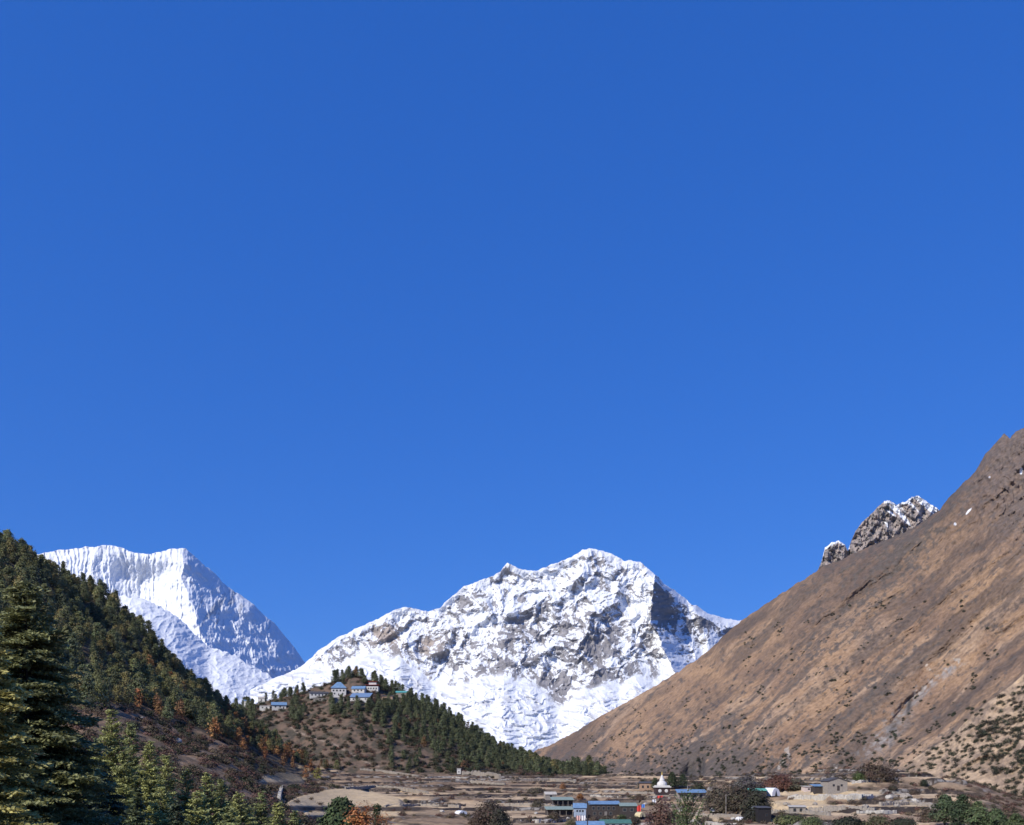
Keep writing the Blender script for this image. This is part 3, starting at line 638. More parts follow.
near_list = [
 (112, 708, 118, 3.4, LT, 'tallest of the pale green feathery conifers, right beside the dark big one'),
 (131, 722, 124, 2.9, MD, 'pale green conifer second in the row stepping down to the right'),
 (150, 742, 118, 3.0, LT, 'bright feathery conifer in front of the brown slope, third in the row stepping down'),
 (166, 756, 112, 2.7, LT, 'pale conifer with a narrow tip standing in the middle of the row stepping down'),
 (186, 768, 122, 2.7, MD, 'mid green conifer between two paler ones near the bottom left'),
 (207, 772, 116, 2.8, LT, 'pale conifer with a spire tip left of the last group at the bottom'),
 (221, 779, 126, 2.6, MD, 'slim green conifer directly right of the pale spire tipped one'),
 (239, 793, 112, 2.8, LT, 'low broad pale conifer at the bottom edge below the brown shrubs'),
 (262, 792, 130, 2.4, MD, 'green conifer near the bottom edge below the small straw field'),
 (278, 802, 124, 2.5, LT, 'rightmost pale conifer of the row at the bottom edge'),
 (96, 738, 128, 3.2, MD, 'mid green conifer half hidden between the tallest conifer and the pale ones'),
 (124, 752, 108, 3.0, LT, 'pale feathery conifer in front of the two tallest pale ones'),
 (142, 768, 122, 3.0, MD, 'mid green conifer behind the young pointed conifer'),
 (161, 786, 100, 2.7, LT, 'pale bushy conifer low in the middle of the bottom left group'),
 (197, 792, 104, 2.8, LT, 'pale bushy conifer at the bottom below the spire tipped one'),
 (229, 808, 100, 2.6, MD, 'mid green conifer top at the bottom edge left of the last pale ones'),
 (249, 806, 118, 2.6, LT, 'low pale conifer top between the broad pale one and the green one'),
 (294, 812, 124, 2.4, MD, 'last small green conifer top at the bottom edge, right end of the row'),
 (176, 800, 88, 2.2, DK, 'dark conifer top low at the bottom edge below the pale row'),
 (118, 800, 104, 2.6, DK, 'dark conifer at the bottom edge right below the tallest pale one'),
]
for i, (u, v, d, R_, c, l) in enumerate(near_list):
    put_near(u, v, d, R_, 520+i, c, l, rise=0.30 if c != DK else 0.1, droop=0.12, up=2.2, tw=0.2, nb=7, spread=1.0, pw=0.6, jit=1.5, ndl=(0.33, 0.14))
put_near(687, 798, 135, 4.6, 541, (0.12, 0.16, 0.055), 'spiky young pine with upswept branches left of the big dark trees', rise=0.75, droop=0.05, up=3, nb=6, pw=0.5, whorl=0.6, tw=0.2, spread=0.35, start=0.15)

# ------------------------------------------------------------------ single broadleaf trees and big bushes in the valley
def bush(u, v, w_px, h_px, col, label, seed, kind='round', name='bush', cat='bush', d=None, trunk=0, ncl=None, dmax=1080):
    p = hit(u, v, 180, dmax) if d is None else gpos(u, d)
    D = p.y; R_ = w_px/2/F*D; H = h_px/F*D if d is None else (HZ-v)/F*D-p.z
    n = int((ncl or int(30+R_*14))*2.6); sz = max(0.42, min(0.8, R_/6.5))
    pr = Proto(name, kind, H, R_, seed, n, 10, sz, col, trunk)
    o = place(pr, p, 1, label, cat, None); o.scale = (1, 1, 1); return o
ORG = (0.44, 0.20, 0.08)
bush(341, 800, 84, 0, (0.085, 0.115, 0.05), 'dark green cone shaped conifer beside the orange trees at the bottom edge', 600, kind='cone', name='conifer_tree', cat='conifer', d=205, trunk=0.25, ncl=420)
bush(362, 803, 38, 0, ORG, 'larger bright orange autumn tree at the bottom edge beside the dark cone conifer', 601, name='broadleaf_tree', cat='tree', d=195, trunk=0.25, ncl=110)
bush(385, 814, 26, 0, ORG, 'smaller orange autumn tree at the bottom edge, right of the larger orange one', 602, name='broadleaf_tree', cat='tree', d=200, trunk=0.2, ncl=70)
bush(377, 805, 12, 0, (0.07, 0.09, 0.04), 'small dark conifer tip rising between the two orange trees', 603, kind='cone', name='conifer_tree', cat='conifer', d=215, trunk=0.15)
bush(490, 826, 36, 24, (0.105, 0.078, 0.058), 'big rounded dark brown bush in the middle of the lower terraces', 604)
bush(478, 827, 16, 13, (0.13, 0.088, 0.066), 'small brown bush touching the left side of the big rounded one', 605)
bush(500, 828, 22, 18, (0.07, 0.068, 0.048), 'darker low bush touching the right side of the big rounded one', 619)
bush(662, 800, 34, 0, (0.185, 0.105, 0.08), 'reddish brown domed bush below the white shrine tower', 606, d=250, ncl=120)
bush(648, 812, 16, 0, (0.16, 0.085, 0.072), 'low reddish bush on the left side of the domed one under the shrine', 607, d=240)
bush(722, 813, 40, 30, (0.105, 0.088, 0.062), 'left part of the dark leafless tree clump behind the pole', 608, name='broadleaf_tree', cat='tree', trunk=0.3, ncl=140)
bush(744, 813, 44, 28, (0.10, 0.082, 0.055), 'broad dark brown domed tree in the centre of the clump', 609, name='broadleaf_tree', cat='tree', trunk=0.3, ncl=140)
bush(757, 812, 26, 21, (0.075, 0.075, 0.05), 'dark green brown tree above the black shed', 610, name='broadleaf_tree', cat='tree', trunk=0.25)
bush(747, 792, 30, 15, (0.11, 0.098, 0.09), 'grey brown domed bush behind the green roofed house', 611)
bush(781, 790, 36, 15, (0.20, 0.098, 0.07), 'rust red domed bush behind the white tent', 612)
bush(797, 789, 18, 10, (0.11, 0.10, 0.068), 'small olive bush at the right side of the rust red one', 613)
bush(876, 782, 40, 20, (0.13, 0.092, 0.062), 'wide domed brown shrub on the field edge right of the stone house', 614, ncl=130)
bush(859, 782, 12, 10, (0.11, 0.14, 0.05), 'bright green bush at the left foot of the wide domed shrub', 615)
bush(924, 786, 7, 7, (0.055, 0.065, 0.04), 'small dark bush standing alone right of the wide domed shrub', 616)
bush(698, 797, 16, 16, (0.085, 0.088, 0.05), 'dull green bush left of the dark tree clump under the blue roof', 617)
for i, (u, v, wd, hp, c, l) in enumerate([
 (655, 790, 10, 12, (0.075, 0.09, 0.045), 'green tree just right of the shrine tower'), (672, 789, 14, 17, (0.08, 0.10, 0.05), 'dark green tree above the left end of the long blue roof'),
 (683, 788, 12, 14, (0.065, 0.085, 0.045), 'dark green tree above the middle of the long blue roof'), (662, 793, 7, 8, (0.28, 0.14, 0.07), 'small orange bush between the shrine and the blue roof'),
 (643, 788, 9, 8, (0.08, 0.09, 0.05), 'green bush beside the wooden house behind the shrine')]):
    bush(u, v, wd, hp, c, l, 630+i, 'pine' if i < 3 else 'round', 'broadleaf_tree' if i < 3 else 'bush', 'tree' if i < 3 else 'bush')
# dark green trees on the right edge of the fields
for i, (u, v, wd, hp, c, l) in enumerate([
 (945, 826, 30, 30, (0.075, 0.10, 0.05), 'rounded green tree at the left end of the row on the lower right'), (962, 829, 26, 34, (0.065, 0.09, 0.045), 'dark green tree second in the row on the lower right'),
 (978, 832, 26, 30, (0.10, 0.13, 0.06), 'lighter green conifer in the row on the lower right'), (996, 835, 28, 26, (0.09, 0.12, 0.055), 'green conifer near the right edge at the bottom'),
 (1016, 838, 26, 24, (0.10, 0.13, 0.055), 'green conifer cut by the right edge at the bottom'), (930, 822, 20, 14, (0.12, 0.09, 0.065), 'brown shrub left of the green row on the lower right')]):
    bush(u, v, wd, hp, c, l, 650+i, 'pine' if i < 5 else 'round', 'conifer_tree' if i < 5 else 'bush', 'conifer' if i < 5 else 'bush', trunk=0.25 if i < 5 else 0, ncl=90)

# ------------------------------------------------------------------ shrubs
def on_face(u, v, crest, Dfn):
    cx, cy = P(crest); c = np.interp(u, cx, cy); U = np.array([[u]], float); V = np.array([[v]], float)
    uu = np.linspace(u-9, u+9, 31); ww = np.hanning(33)[1:-1]; cs = float((np.interp(uu, cx, cy)*ww).sum()/ww.sum())
    D = float(Dfn(U, V, V-cs)[0, 0]); return Vector(((u-512)/F*D, D, (HZ-v)/F*D))
spots = []
while len(spots) < 300:
    u = random.uniform(902, 1030); v = random.uniform(680, 815); c = np.interp(u, *P(CR_S))
    if v < c+2: continue
    dn = 0.55+0.5*float(fbm(np.array([u/16]), np.array([v/16]), 3, 701)[0])+0.5*math.exp(-((u-1000)/22)**2-((v-735)/14)**2)-0.2*(v > 770)
    if random.random() > dn or any((u-a)**2+(v-b)**2 < 9 for a, b in spots): continue
    spots.append((u, v))
for u, v in spots:
    p = on_face(u, v, CR_S, D_S); p.z -= 0.5
    place(random.choice(SHRUBS), p, random.uniform(0.75, 1.5)*(1+0.3*math.exp(-((u-1000)/22)**2-((v-735)/14)**2)), 'dark green shrub dotted over the tan spur at the right edge', 'shrub', 'shrubs dotted over the right spur')
it = []
rr = np.random.default_rng(77)
U = rr.uniform(560, 1000, 24000); V = rr.uniform(600, 800, 24000)
c = np.interp(U, *P(CR_R)); dn = sst(0.0, 0.6, fbm(U/14, V/12, 4, 711)+0.6*sst(680, 790, V)-0.30)*(V > c+8)
sel = rr.random(24000) < dn*0.42
for u, v in zip(U[sel], V[sel]): p = on_face(u, v, CR_R, D_R); it.append((random.choice(SHRUBS), (p.x, p.y, p.z-0.6), random.uniform(0.5, 1.7)))
print('HS', len(it)); random.shuffle(it)
stuff('hillside_scrub', it[:4200], 'dark scrub scattered over the lower slopes of the brown hillside', 'scrub')
# scrub on the knoll, the left slope and along the terrace edges
it = []
U = rr.uniform(235, 560, 2600); D = rr.uniform(800, 1000, 2600); Z, onh, *_ = ground(U, D, True); V = HZ-Z/D*F
dn = onh*(0.55+0.45*sst(0.0, 0.5, fbm(U/14, D/30, 3, 721)+0.4*sst(360, 430, U)))
sel = rr.random(2600) < dn
for u, d, z in zip(U[sel], D[sel], Z[sel]): it.append((random.choice(SHRUBS+BSHRUBS), ((u-512)/F*d, d, z-0.3), random.uniform(0.6, 1.4)))
stuff('knoll_scrub', it, 'low green and brown scrub on the bare side of the monastery knoll', 'scrub')
it = []
n = 22000; U = rr.uniform(30, 345, n); D = rr.uniform(190, 560, n); Z = ground(U, D); V = HZ-Z/D*F
dn = sst(-0.25, 0.35, fbm(U/18, D/25, 4, 731))*(V > 708)*sst(345, 300, U+0.0*D)*0.34*(1-field_mask(U, V))*(1-field_mask(U, V-3))*(1-field_mask(U, V-6))
sel = rr.random(n) < dn
for u, d, z in zip(U[sel], D[sel], Z[sel]): it.append((random.choice(BSHRUBS+BSHRUBS+SHRUBS[:1]), ((u-512)/F*d, d, z-0.3), random.uniform(0.45, 1.0)))
stuff('slope_scrub', it[:4200], 'brown and purplish scrub on the slope below the left forest', 'scrub')
it = []
n = 26000; U = rr.uniform(270, 1040, n); D = rr.uniform(235, 800, n); Z, onh, ter, fl, fr, x = ground(U, D, True); V = HZ-Z/D*F
cl = fbm(x/22, D/18, 4, 741)
dn = (1-onh)*((fr < 0.2)*sst(-0.3, 0.3, cl)*0.55+0.04*sst(0.25, 0.7, cl)+0.04*sst(640, 760, U)+0.5*sst(930, 965, U)*sst(-0.1, 0.4, cl))*(1-field_mask(U, V))*(1-field_mask(U, V-2.5))
sel = rr.random(n) < dn
for u, d, z in zip(U[sel], D[sel], Z[sel]): it.append((random.choice(BSHRUBS), ((u-512)/F*d, d, z-0.2), random.uniform(0.3, 0.75)))
stuff('terrace_scrub', it[:4200], 'low brown bushes growing along the terrace edges', 'scrub')
print('SCRUB', len(it))
for u, v, l in [(297, 803, 'small brown shrub left of the others on the big straw field'), (320, 805, 'darkest of the small shrubs on the big straw field'), (311, 800, 'faint small shrub farthest up the big straw field')]:
    place(BSHRUBS[0], hit(u, v), 0.55, l, 'shrub', None)

# ------------------------------------------------------------------ buildings
def bxq(x0, x1, y0, y1, z0, z1):
    p = lambda *a: np.array(a, float)
    a, b, c, d = p(x0, y0, z0), p(x1, y0, z0), p(x1, y1, z0), p(x0, y1, z0); e, f, g, h = p(x0, y0, z1), p(x1, y0, z1), p(x1, y1, z1), p(x0, y1, z1)
    return np.array([[a, b, f, e], [b, c, g, f], [c, d, h, g], [d, a, e, h], [e, f, g, h], [d, c, b, a]])
def build(name, q, m, parent=None, loc=None):
    v = np.asarray(q).reshape(-1, 3); u_, inv = np.unique(np.round(v, 4), axis=0, return_inverse=True)
    return link(name, mesh_from(name, u_, inv.reshape(-1, 4), None, False, m), parent, loc)
def slab(p4, th):                              # a thick sheet over four corners
    p = np.array(p4, float); lo = p-np.array((0, 0, th)); q = [p, lo[::-1]]
    for i in range(4): j = (i+1) % 4; q.append([p[i], lo[i], lo[j], p[j]])
    return np.array(q)
WHITE = mat('limewash', (0.62, 0.60, 0.56), 0.9, 0.8, 0.2); STONE = mat('dry_stone', (0.30, 0.265, 0.225), 0.95, 2.2, 0.45); PALEST = mat('pale_stone', (0.45, 0.42, 0.37), 0.95, 1.5, 0.4)
BLUE = mat('blue_sheet', (0.14, 0.24, 0.38), 0.7, 0.9, 0.55); DULLBLUE = mat('faded_blue_sheet', (0.15, 0.23, 0.36), 0.6, 0.4, 0.2); GREENR = mat('green_sheet', (0.07, 0.17, 0.135), 0.6, 1.3, 0.4)
PGREEN = mat('pale_green_sheet', (0.23, 0.29, 0.25), 0.7, 1.3, 0.4); WOOD = mat('dark_wood', (0.055, 0.045, 0.042), 0.8, 1.5, 0.3); TANW = mat('tan_planks', (0.33, 0.22, 0.15), 0.85, 1.5, 0.25)
SLATE = mat('dark_shingle', (0.07, 0.07, 0.075), 0.8, 1.2, 0.3); REDP = mat('red_paint', (0.30, 0.06, 0.045), 0.7, 1, 0.2); GLASS = mat('dark_pane', (0.03, 0.035, 0.04), 0.25, 1, 0.2)
TEAL = mat('teal_sheet', (0.10, 0.33, 0.32), 0.6, 1, 0.2); GOLD = mat('gilt', (0.6, 0.42, 0.10), 0.4, 1, 0.1, 0.6); CLOTHW = mat('white_cloth', (0.72, 0.72, 0.74), 0.9, 1, 0.1)
CLOTHR = mat('red_cloth', (0.60, 0.07, 0.06), 0.9, 1, 0.1); CLOTHB = mat('blue_cloth', (0.10, 0.25, 0.60), 0.9, 1, 0.1); CLOTHY = mat('cream_cloth', (0.58, 0.50, 0.30), 0.9, 1, 0.1); GREYW = mat('grey_pole_wood', (0.22, 0.20, 0.18), 0.85, 1, 0.2); PINK = mat('pink_cloth', (0.62, 0.40, 0.38), 0.9, 1, 0.15)
def house(name, label, pos, rz, w, d, h, roof='gable', rise=1.5, wm=None, rm=None, over=0.5, win=(), door=None, cat='house', base=2.0, posts=False, wm2=WOOD):
    """win: (x, z, width, height) on the front (-y) wall, metres from its centre and foot"""
    r = link(name, None, None, pos); r.rotation_euler = (0, 0, rz); tag(r, label, cat)
    X, Y = w/2, d/2; wm = wm or WHITE; rm = rm or BLUE
    walls = list(bxq(-X, X, -Y, Y, -base, h))
    if roof == 'gable': walls += [np.array([[-X, -Y, h], [-X, Y, h], [-X, 0, h+rise], [-X, 0, h+rise]]), np.array([[X, -Y, h], [X, 0, h+rise], [X, 0, h+rise], [X, Y, h]])]
    if posts:
        wq = bxq(-X, X, -Y+1.2, Y, -base, h); walls = list(wq)
        for i in range(5):
            xx = -X+0.12+(w-0.24)*i/4; build('post', bxq(xx-0.1, xx+0.1, -Y, -Y+0.2, -base, h-0.003), GREYW, r)
    build('wall', walls, wm, r)
    o = over; t = 0.14; z = h+0.03
    if roof == 'gable':
        k = rise/Y; ze = z-k*o
        q = list(slab([[-X-o, -Y-o, ze+t], [X+o, -Y-o, ze+t], [X+o, 0, z+rise+t], [-X-o, 0, z+rise+t]], t))+list(slab([[X+o, Y+o, ze+t], [-X-o, Y+o, ze+t], [-X-o, 0.002, z+rise+t], [X+o, 0.002, z+rise+t]], t))
    elif roof == 'gable_front':
        k = rise/X; ze = z-k*o
        q = list(slab([[-X-o, -Y-o, ze+t], [0, -Y-o, z+rise+t], [0, Y+o, z+rise+t], [-X-o, Y+o, ze+t]], t))+list(slab([[0.002, -Y-o, z+rise+t], [X+o, -Y-o, ze+t], [X+o, Y+o, ze+t], [0.002, Y+o, z+rise+t]], t))
        build('gable', [np.array([[-X, -Y+0.01, h], [X, -Y+0.01, h], [0, -Y+0.01, h+rise], [0, -Y+0.01, h+rise]])], wm, r)
    elif roof == 'hip':
        e = min(X, Y)*0.92; xr = max(X-e, 0.05)
        A = [-X-o, -Y-o, z]; B = [X+o, -Y-o, z]; C_ = [X+o, Y+o, z]; D_ = [-X-o, Y+o, z]; E = [-xr, 0, z+rise]; G = [xr, 0, z+rise]
        q = [A, B, G, E], [B, C_, G, G], [C_, D_, E, G], [D_, A, E, E], [A, D_, C_, B]; q = [np.array(a, float) for a in q]
    else:                                      # shed: falls towards the front
        q = list(slab([[-X-o, -Y-o, z+t], [X+o, -Y-o, z+t], [X+o, Y+o, z+rise+t], [-X-o, Y+o, z+rise+t]], t))
    build('roof', q, rm, r)
    yf = -Y if not posts else -Y+1.2
    for (wx, wz, ww, wh) in win:
        f = build('window', bxq(wx-ww/2, wx+ww/2, yf-0.04, yf-0.003, wz, wz+wh), GLASS, r)
        fr = np.concatenate([bxq(wx-ww/2-0.1, wx-ww/2, yf-0.08, yf-0.002, wz-0.1, wz+wh+0.1), bxq(wx+ww/2, wx+ww/2+0.1, yf-0.08, yf-0.002, wz-0.1, wz+wh+0.1), bxq(wx-ww/2, wx+ww/2, yf-0.08, yf-0.002, wz-0.1, wz), bxq(wx-ww/2, wx+ww/2, yf-0.08, yf-0.002, wz+wh, wz+wh+0.1)])
        build('frame', fr, wm2 or REDP, f)
    if door: build('door', bxq(door-0.55, door+0.55, yf-0.07, yf-0.003, -0.2, 2.0), wm2 or WOOD, r)
    return r
def ph(u, v, d0=200, d1=1080): return hit(u, v, d0, d1)
def px(p, n): return n/F*p.y
# monastery on the knoll
def mon(u, v): return hit(u, v, 820, 1000)
p = mon(339, 696); house('monastery_house', 'white three storey house with steep blue pyramid roof on the knoll top', p, 0.12, 14.5, 12, 7.5, 'hip', 6.5, WHITE, BLUE, 0.8, [(-5, 4.3, 1.3, 1.4), (-1.7, 4.3, 1.3, 1.4), (1.7, 4.3, 1.3, 1.4), (5, 4.3, 1.3, 1.4), (-4, 1.3, 1.2, 1.3), (4, 1.3, 1.2, 1.3)], 0.1)
p = mon(337, 702.5); house('terrace_house', 'grey stone building on the step directly below the blue pyramid roof', p, 0.1, 14, 5, 4.6, 'shed', 0.3, STONE, SLATE, 0.2, [(-3, 1.6, 1.1, 1.2), (3, 1.6, 1.1, 1.2)])
p = mon(320, 697); house('monastery_hall', 'long low white hall with dark roof left of the blue pyramid roofed house', p, 0.22, 21, 7, 3.6, 'shed', 2.2, WHITE, SLATE, 0.7, [(x, 1.2, 1.2, 1.2) for x in (-8, -4.5, -1, 2.5, 6)], 8.8)
p = mon(320, 701.5); house('stone_hall', 'plain stone building on the step below the long low white hall', p, 0.22, 13, 5, 3.2, 'shed', 0.4, STONE, PALEST, 0.2, [(0, 1.2, 1.1, 1.1)])
p = mon(361, 701); house('monastery_shed', 'wide white building under a large faded blue roof right of the pyramid roofed house', p, -0.1, 19, 11, 3.2, 'shed', 5.0, WHITE, DULLBLUE, 0.8, [(-6, 0.9, 1.4, 1.1), (0, 0.9, 1.4, 1.1), (6, 0.9, 1.4, 1.1)])
p = mon(359, 693); house('upper_monastery_house', 'small white house with bright blue roof just above the large faded blue roof', p, -0.1, 13, 8, 4.2, 'gable', 2.6, WHITE, BLUE, 0.7, [(-3.5, 1.6, 1.2, 1.2), (0, 1.6, 1.2, 1.2), (3.5, 1.6, 1.2, 1.2)])
def temple():
    p = mon(373, 691); r = link('temple', None, None, p); tag(r, 'white temple with two tiers of red roofs at the right end of the monastery', 'temple')
    build('wall', bxq(-6, 6, -5, 5, -2, 4.5), WHITE, r); build('frieze', bxq(-6.1, 6.1, -5.1, 5.1, 4.503, 5.6), REDP, r)
    build('roof', slab([[-7.2, -6.2, 6.0], [7.2, -6.2, 6.0], [7.2, 6.2, 6.0], [-7.2, 6.2, 6.0]], 0.35), REDP, r)
    build('upper_wall', bxq(-3.8, 3.8, -3.2, 3.2, 6.003, 8.6), WHITE, r); build('upper_frieze', bxq(-3.9, 3.9, -3.3, 3.3, 8.603, 9.3), REDP, r)
    build('upper_roof', slab([[-4.8, -4.2, 9.65], [4.8, -4.2, 9.65], [4.8, 4.2, 9.65], [-4.8, 4.2, 9.65]], 0.3), REDP, r)
    bpy_f = build('finial', np.concatenate([bxq(-0.5, 0.5, -0.5, 0.5, 9.653, 10.5), bxq(-0.2, 0.2, -0.2, 0.2, 10.503, 11.6)]), GOLD, r)
    for x in (-4, -1.4, 1.4, 4): build('window', bxq(x-0.6, x+0.6, -5.06, -5.003, 1.4, 3.0), GLASS, r)
temple()
p = mon(388, 703); house('brown_house', 'reddish brown plank house half hidden by trees right of the temple', p, -0.1, 11, 7, 6.5, 'shed', 1.2, TANW, SLATE, 0.5, [(-2.5, 1.5, 1.1, 1.2), (2.5, 1.5, 1.1, 1.2)])
p = mon(402, 697); house('teal_roof_house', 'small house with pale teal roof between trees at the right end of the knoll top', p, 0, 13, 6, 4.5, 'gable', 1.6, STONE, TEAL, 0.5, [(0, 1.5, 1.2, 1.2)])
p = mon(279, 709); house('blue_roof_cottage', 'white cottage with bright blue roof low on the left side of the knoll', p, 0.25, 14, 9, 4.0, 'gable', 2.8, WHITE, BLUE, 0.8, [(-3.5, 1.3, 1.2, 1.2), (1, 1.3, 1.2, 1.2)], 4.5)
p = mon(265, 709.5); house('white_cottage', 'low white building touching the left side of the blue roofed cottage', p, 0.1, 10, 6, 3.2, 'shed', 0.8, WHITE, PALEST, 0.3, [(-2, 1.2, 1.1, 1.0), (2, 1.2, 1.1, 1.0)])
p = mon(249, 702); house('far_white_house', 'white house seen through trees at the far left of the knoll', p, 0, 9, 6, 5, 'gable', 1.5, WHITE, DULLBLUE, 0.5, [(-2, 1.5, 1.1, 1.2), (2, 1.5, 1.1, 1.2)])
p = mon(262, 700); house('far_white_house', 'second white house behind trees at the far left, nearer the monastery', p, 0, 7, 5, 4.5, 'gable', 1.4, WHITE, PALEST, 0.5, [(0, 1.5, 1.1, 1.2)])
# hut and long wall at the foot of the knoll
p = ph(459, 774, 600); house('stone_hut', 'tiny white hut at the left end of the long stone wall below the knoll', p, 0, 3.2, 4, 4.0, 'shed', 0.5, WHITE, PALEST, 0.2, [(0, 1.4, 0.8, 0.8)], cat='hut')
def stone_wall(name, label, pts, h, th, seed, m=STONE, lumps=1.0):
    """dry stone wall: a continuous uneven run of stones along ground points"""
    rng = np.random.default_rng(seed); Q = []; o0 = Vector(pts[0])
    for a, b in zip(pts[:-1], pts[1:]):
        a = Vector(a); b = Vector(b); L = (b-a).length; n = max(1, int(L/(0.8*lumps))); d = (b-a)/n
        ax = d.normalized(); sd_ = Vector((-ax.y, ax.x, 0)).normalized()
        for i in range(n):
            c = a+d*(i+0.5)-o0; hh = h*rng.uniform(0.75, 1.2); t2 = th/2*rng.uniform(0.8, 1.2); hl = d.length/2*1.06
            q = bxq(-hl, hl, -t2, t2, -1.0, hh); v = q.reshape(-1, 3)+rng.normal(size=(24, 3))*0.0
            u_, inv = np.unique(v, axis=0, return_inverse=True); u_ = u_+rng.normal(size=u_.shape)*0.10*lumps; v = u_[inv.ravel()]
            wv = np.outer(v[:, 0], np.array(ax))+np.outer(v[:, 1], np.array(sd_))+np.outer(v[:, 2], (0, 0, 1))+np.array(c)
            Q.append(wv.reshape(-1, 4, 3))
    o = build(name, np.concatenate(Q), m, None, o0); return tag(o, label, 'wall')
stone_wall('stone_wall', 'long grey stone wall at the foot of the knoll, right of the tiny hut', [hit(u, v, 600) for u, v in ((462, 775), (475, 775), (487, 776), (500, 779))], 3.2, 1.2, 1)
stone_wall('stone_wall', 'wall of big white stones across the fields in front of the stone house', [hit(u, 799, 250, 620) for u in range(788, 882, 12)], 1.5, 1.2, 2, PALEST, 1.6)
stone_wall('stone_wall', 'short pale stone wall running up beside the big straw field on the left', [hit(*a) for a in ((279, 799), (280, 794), (282, 788))], 0.9, 0.9, 3, PALEST)
stone_wall('stone_wall', 'pale stone wall along the field edge behind the wide domed shrub', [hit(u, 784-(u-850)*0.10, 250, 640) for u in range(852, 906, 9)], 1.1, 0.9, 4, PALEST, 1.3)
for k, (pts, l) in enumerate([
 (((345, 789), (375, 787), (400, 789), (428, 794)), 'dry stone wall behind the big straw field'), (((360, 770), (380, 771), (400, 774), (418, 777)), 'grey stone wall sweeping down from the foot path of the knoll'),
 (((430, 783), (470, 782), (505, 785)), 'dry stone wall on the terrace between the hut and the brown bush'), (((505, 806), (540, 806), (556, 808)), 'dry stone wall left of the green roofed sheds'),
 (((385, 808), (420, 806), (460, 808)), 'dry stone wall right of the orange trees'), (((620, 793), (645, 794), (668, 795)), 'dry stone wall in front of the white shrine'),
 (((690, 815), (715, 817), (740, 818)), 'dry stone wall at the bottom below the dark tree clump'), (((770, 815), (800, 813), (830, 816)), 'dry stone wall below the small straw field'),
 (((880, 806), (910, 805), (935, 807)), 'dry stone wall on the right fields left of the green trees'), (((520, 781), (550, 780), (575, 783)), 'dry stone wall below the conifer grove'),
 (((800, 812), (840, 809), (875, 812)), 'lower dry stone wall parallel to the white stone wall')]):
    stone_wall('stone_wall', l, [hit(*a) for a in pts], 1.1, 0.9, 20+k)
DARKST = mat('dark_dry_stone', (0.125, 0.102, 0.088), 0.95, 2.2, 0.5)
# dry stone walls that follow the terrace steps
def trace(u0, d0, du, n):
    pts = []; d = d0; lev = None
    for i in range(n):
        u = u0+du*i; dd = np.arange(d-9, d+9, 0.5); z, onh, ter, fl, fr, x = ground(np.full(len(dd), float(u)), dd, True)
        fm = field_mask(np.full(len(dd), float(u)), HZ-z/dd*F)
        if lev is None:
            ch = np.where(np.diff(fl) > 0)[0]
            if len(ch) == 0: return []
            k = ch[0]; lev = fl[k+1]
        else:
            ch = np.where((fl[:-1] < lev) & (fl[1:] >= lev))[0]
            if len(ch) == 0: break
            k = ch[np.argmin(np.abs(dd[ch]-d))]
        if ter[k] < 0.5 or onh[k] > 0.3 or fm[k] > 0.2: break
        d = float(dd[k]); pts.append(Vector(((u-512)/F*d, d, float(z[k]))))
    return pts
nw = 0
for k in range(400):
    u = random.uniform(300, 900); d = random.uniform(270, 740)
    pts = trace(u, d, 3.0, random.randint(8, 26))
    if len(pts) < 6: continue
    nw += 1; stone_wall('stone_wall', 'low weathered dry stone wall edging a terrace step on the valley fields', pts, random.uniform(0.7, 1.3), 0.8, 900+k, PALEST if nw % 6 == 0 else DARKST)['group'] = 'dry stone walls along the terrace steps'
    if nw >= 60: break
print('WALLS', nw)
# shrine tower
def shrine():
    p = hit(662, 796, 300, 700); s = px(p, 1)*1.0; r = link('shrine', None, None, p); tag(r, 'white shrine tower with pointed spire over a dark red band with round niches', 'shrine')
    k = s
    build('base', bxq(-6*k, 6*k, -6*k, 6*k, -2, 2.2*k), STONE, r)
    b = build('band', bxq(-7.0*k, 7.0*k, -7.0*k, 7.0*k, 2.2*k+0.003, 8.5*k), mat('maroon_wall', (0.055, 0.036, 0.036), 0.85, 1.5, 0.2), r)
    for x in (-3.2, 3.2):
        an = np.linspace(0, 2*math.pi, 13)[:-1]; q = []
        for i in range(12):
            j = (i+1) % 12; A = [(x+1.7*math.cos(an[i]))*k, -7.06*k-0.02, (5.3+1.7*math.sin(an[i]))*k]; B = [(x+1.7*math.cos(an[j]))*k, -7.06*k-0.02, (5.3+1.7*math.sin(an[j]))*k]
            q.append([[x*k, -7.2*k, 5.3*k], A, B, B]); q.append([A, [A[0], -7.0*k-0.003, A[2]], [B[0], -7.0*k-0.003, B[2]], B])
        build('niche', q, WHITE, b)
    build('cornice', np.concatenate([bxq(-8*k, 8*k, -8*k, 8*k, 8.5*k+0.003, 9.6*k), bxq(-6.8*k, 6.8*k, -6.8*k, 6.8*k, 9.6*k+0.003, 10.6*k)]), WHITE, r)
    prof = [(4.9, 10.6), (5.0, 12), (4.4, 13.6), (3.0, 14.6), (2.6, 15), (2.6, 16), (1.9, 17.5), (1.2, 19.5), (0.5, 21.2)]; q = []
    for (r0, z0), (r1, z1) in zip(prof[:-1], prof[1:]):
        for i in range(16):
            a, c_ = 2*math.pi*i/16, 2*math.pi*(i+1)/16
            q.append([[r0*k*math.cos(a), r0*k*math.sin(a), z0*k+0.003], [r0*k*math.cos(c_), r0*k*math.sin(c_), z0*k+0.003], [r1*k*math.cos(c_), r1*k*math.sin(c_), z1*k+0.003], [r1*k*math.cos(a), r1*k*math.sin(a), z1*k+0.003]])
    build('dome', q, WHITE, r)
    build('finial', tube((0, 0, 21.1*k), (0, 0, 24.5*k), 0.7*k, 0.1*k, 8), GOLD, r)
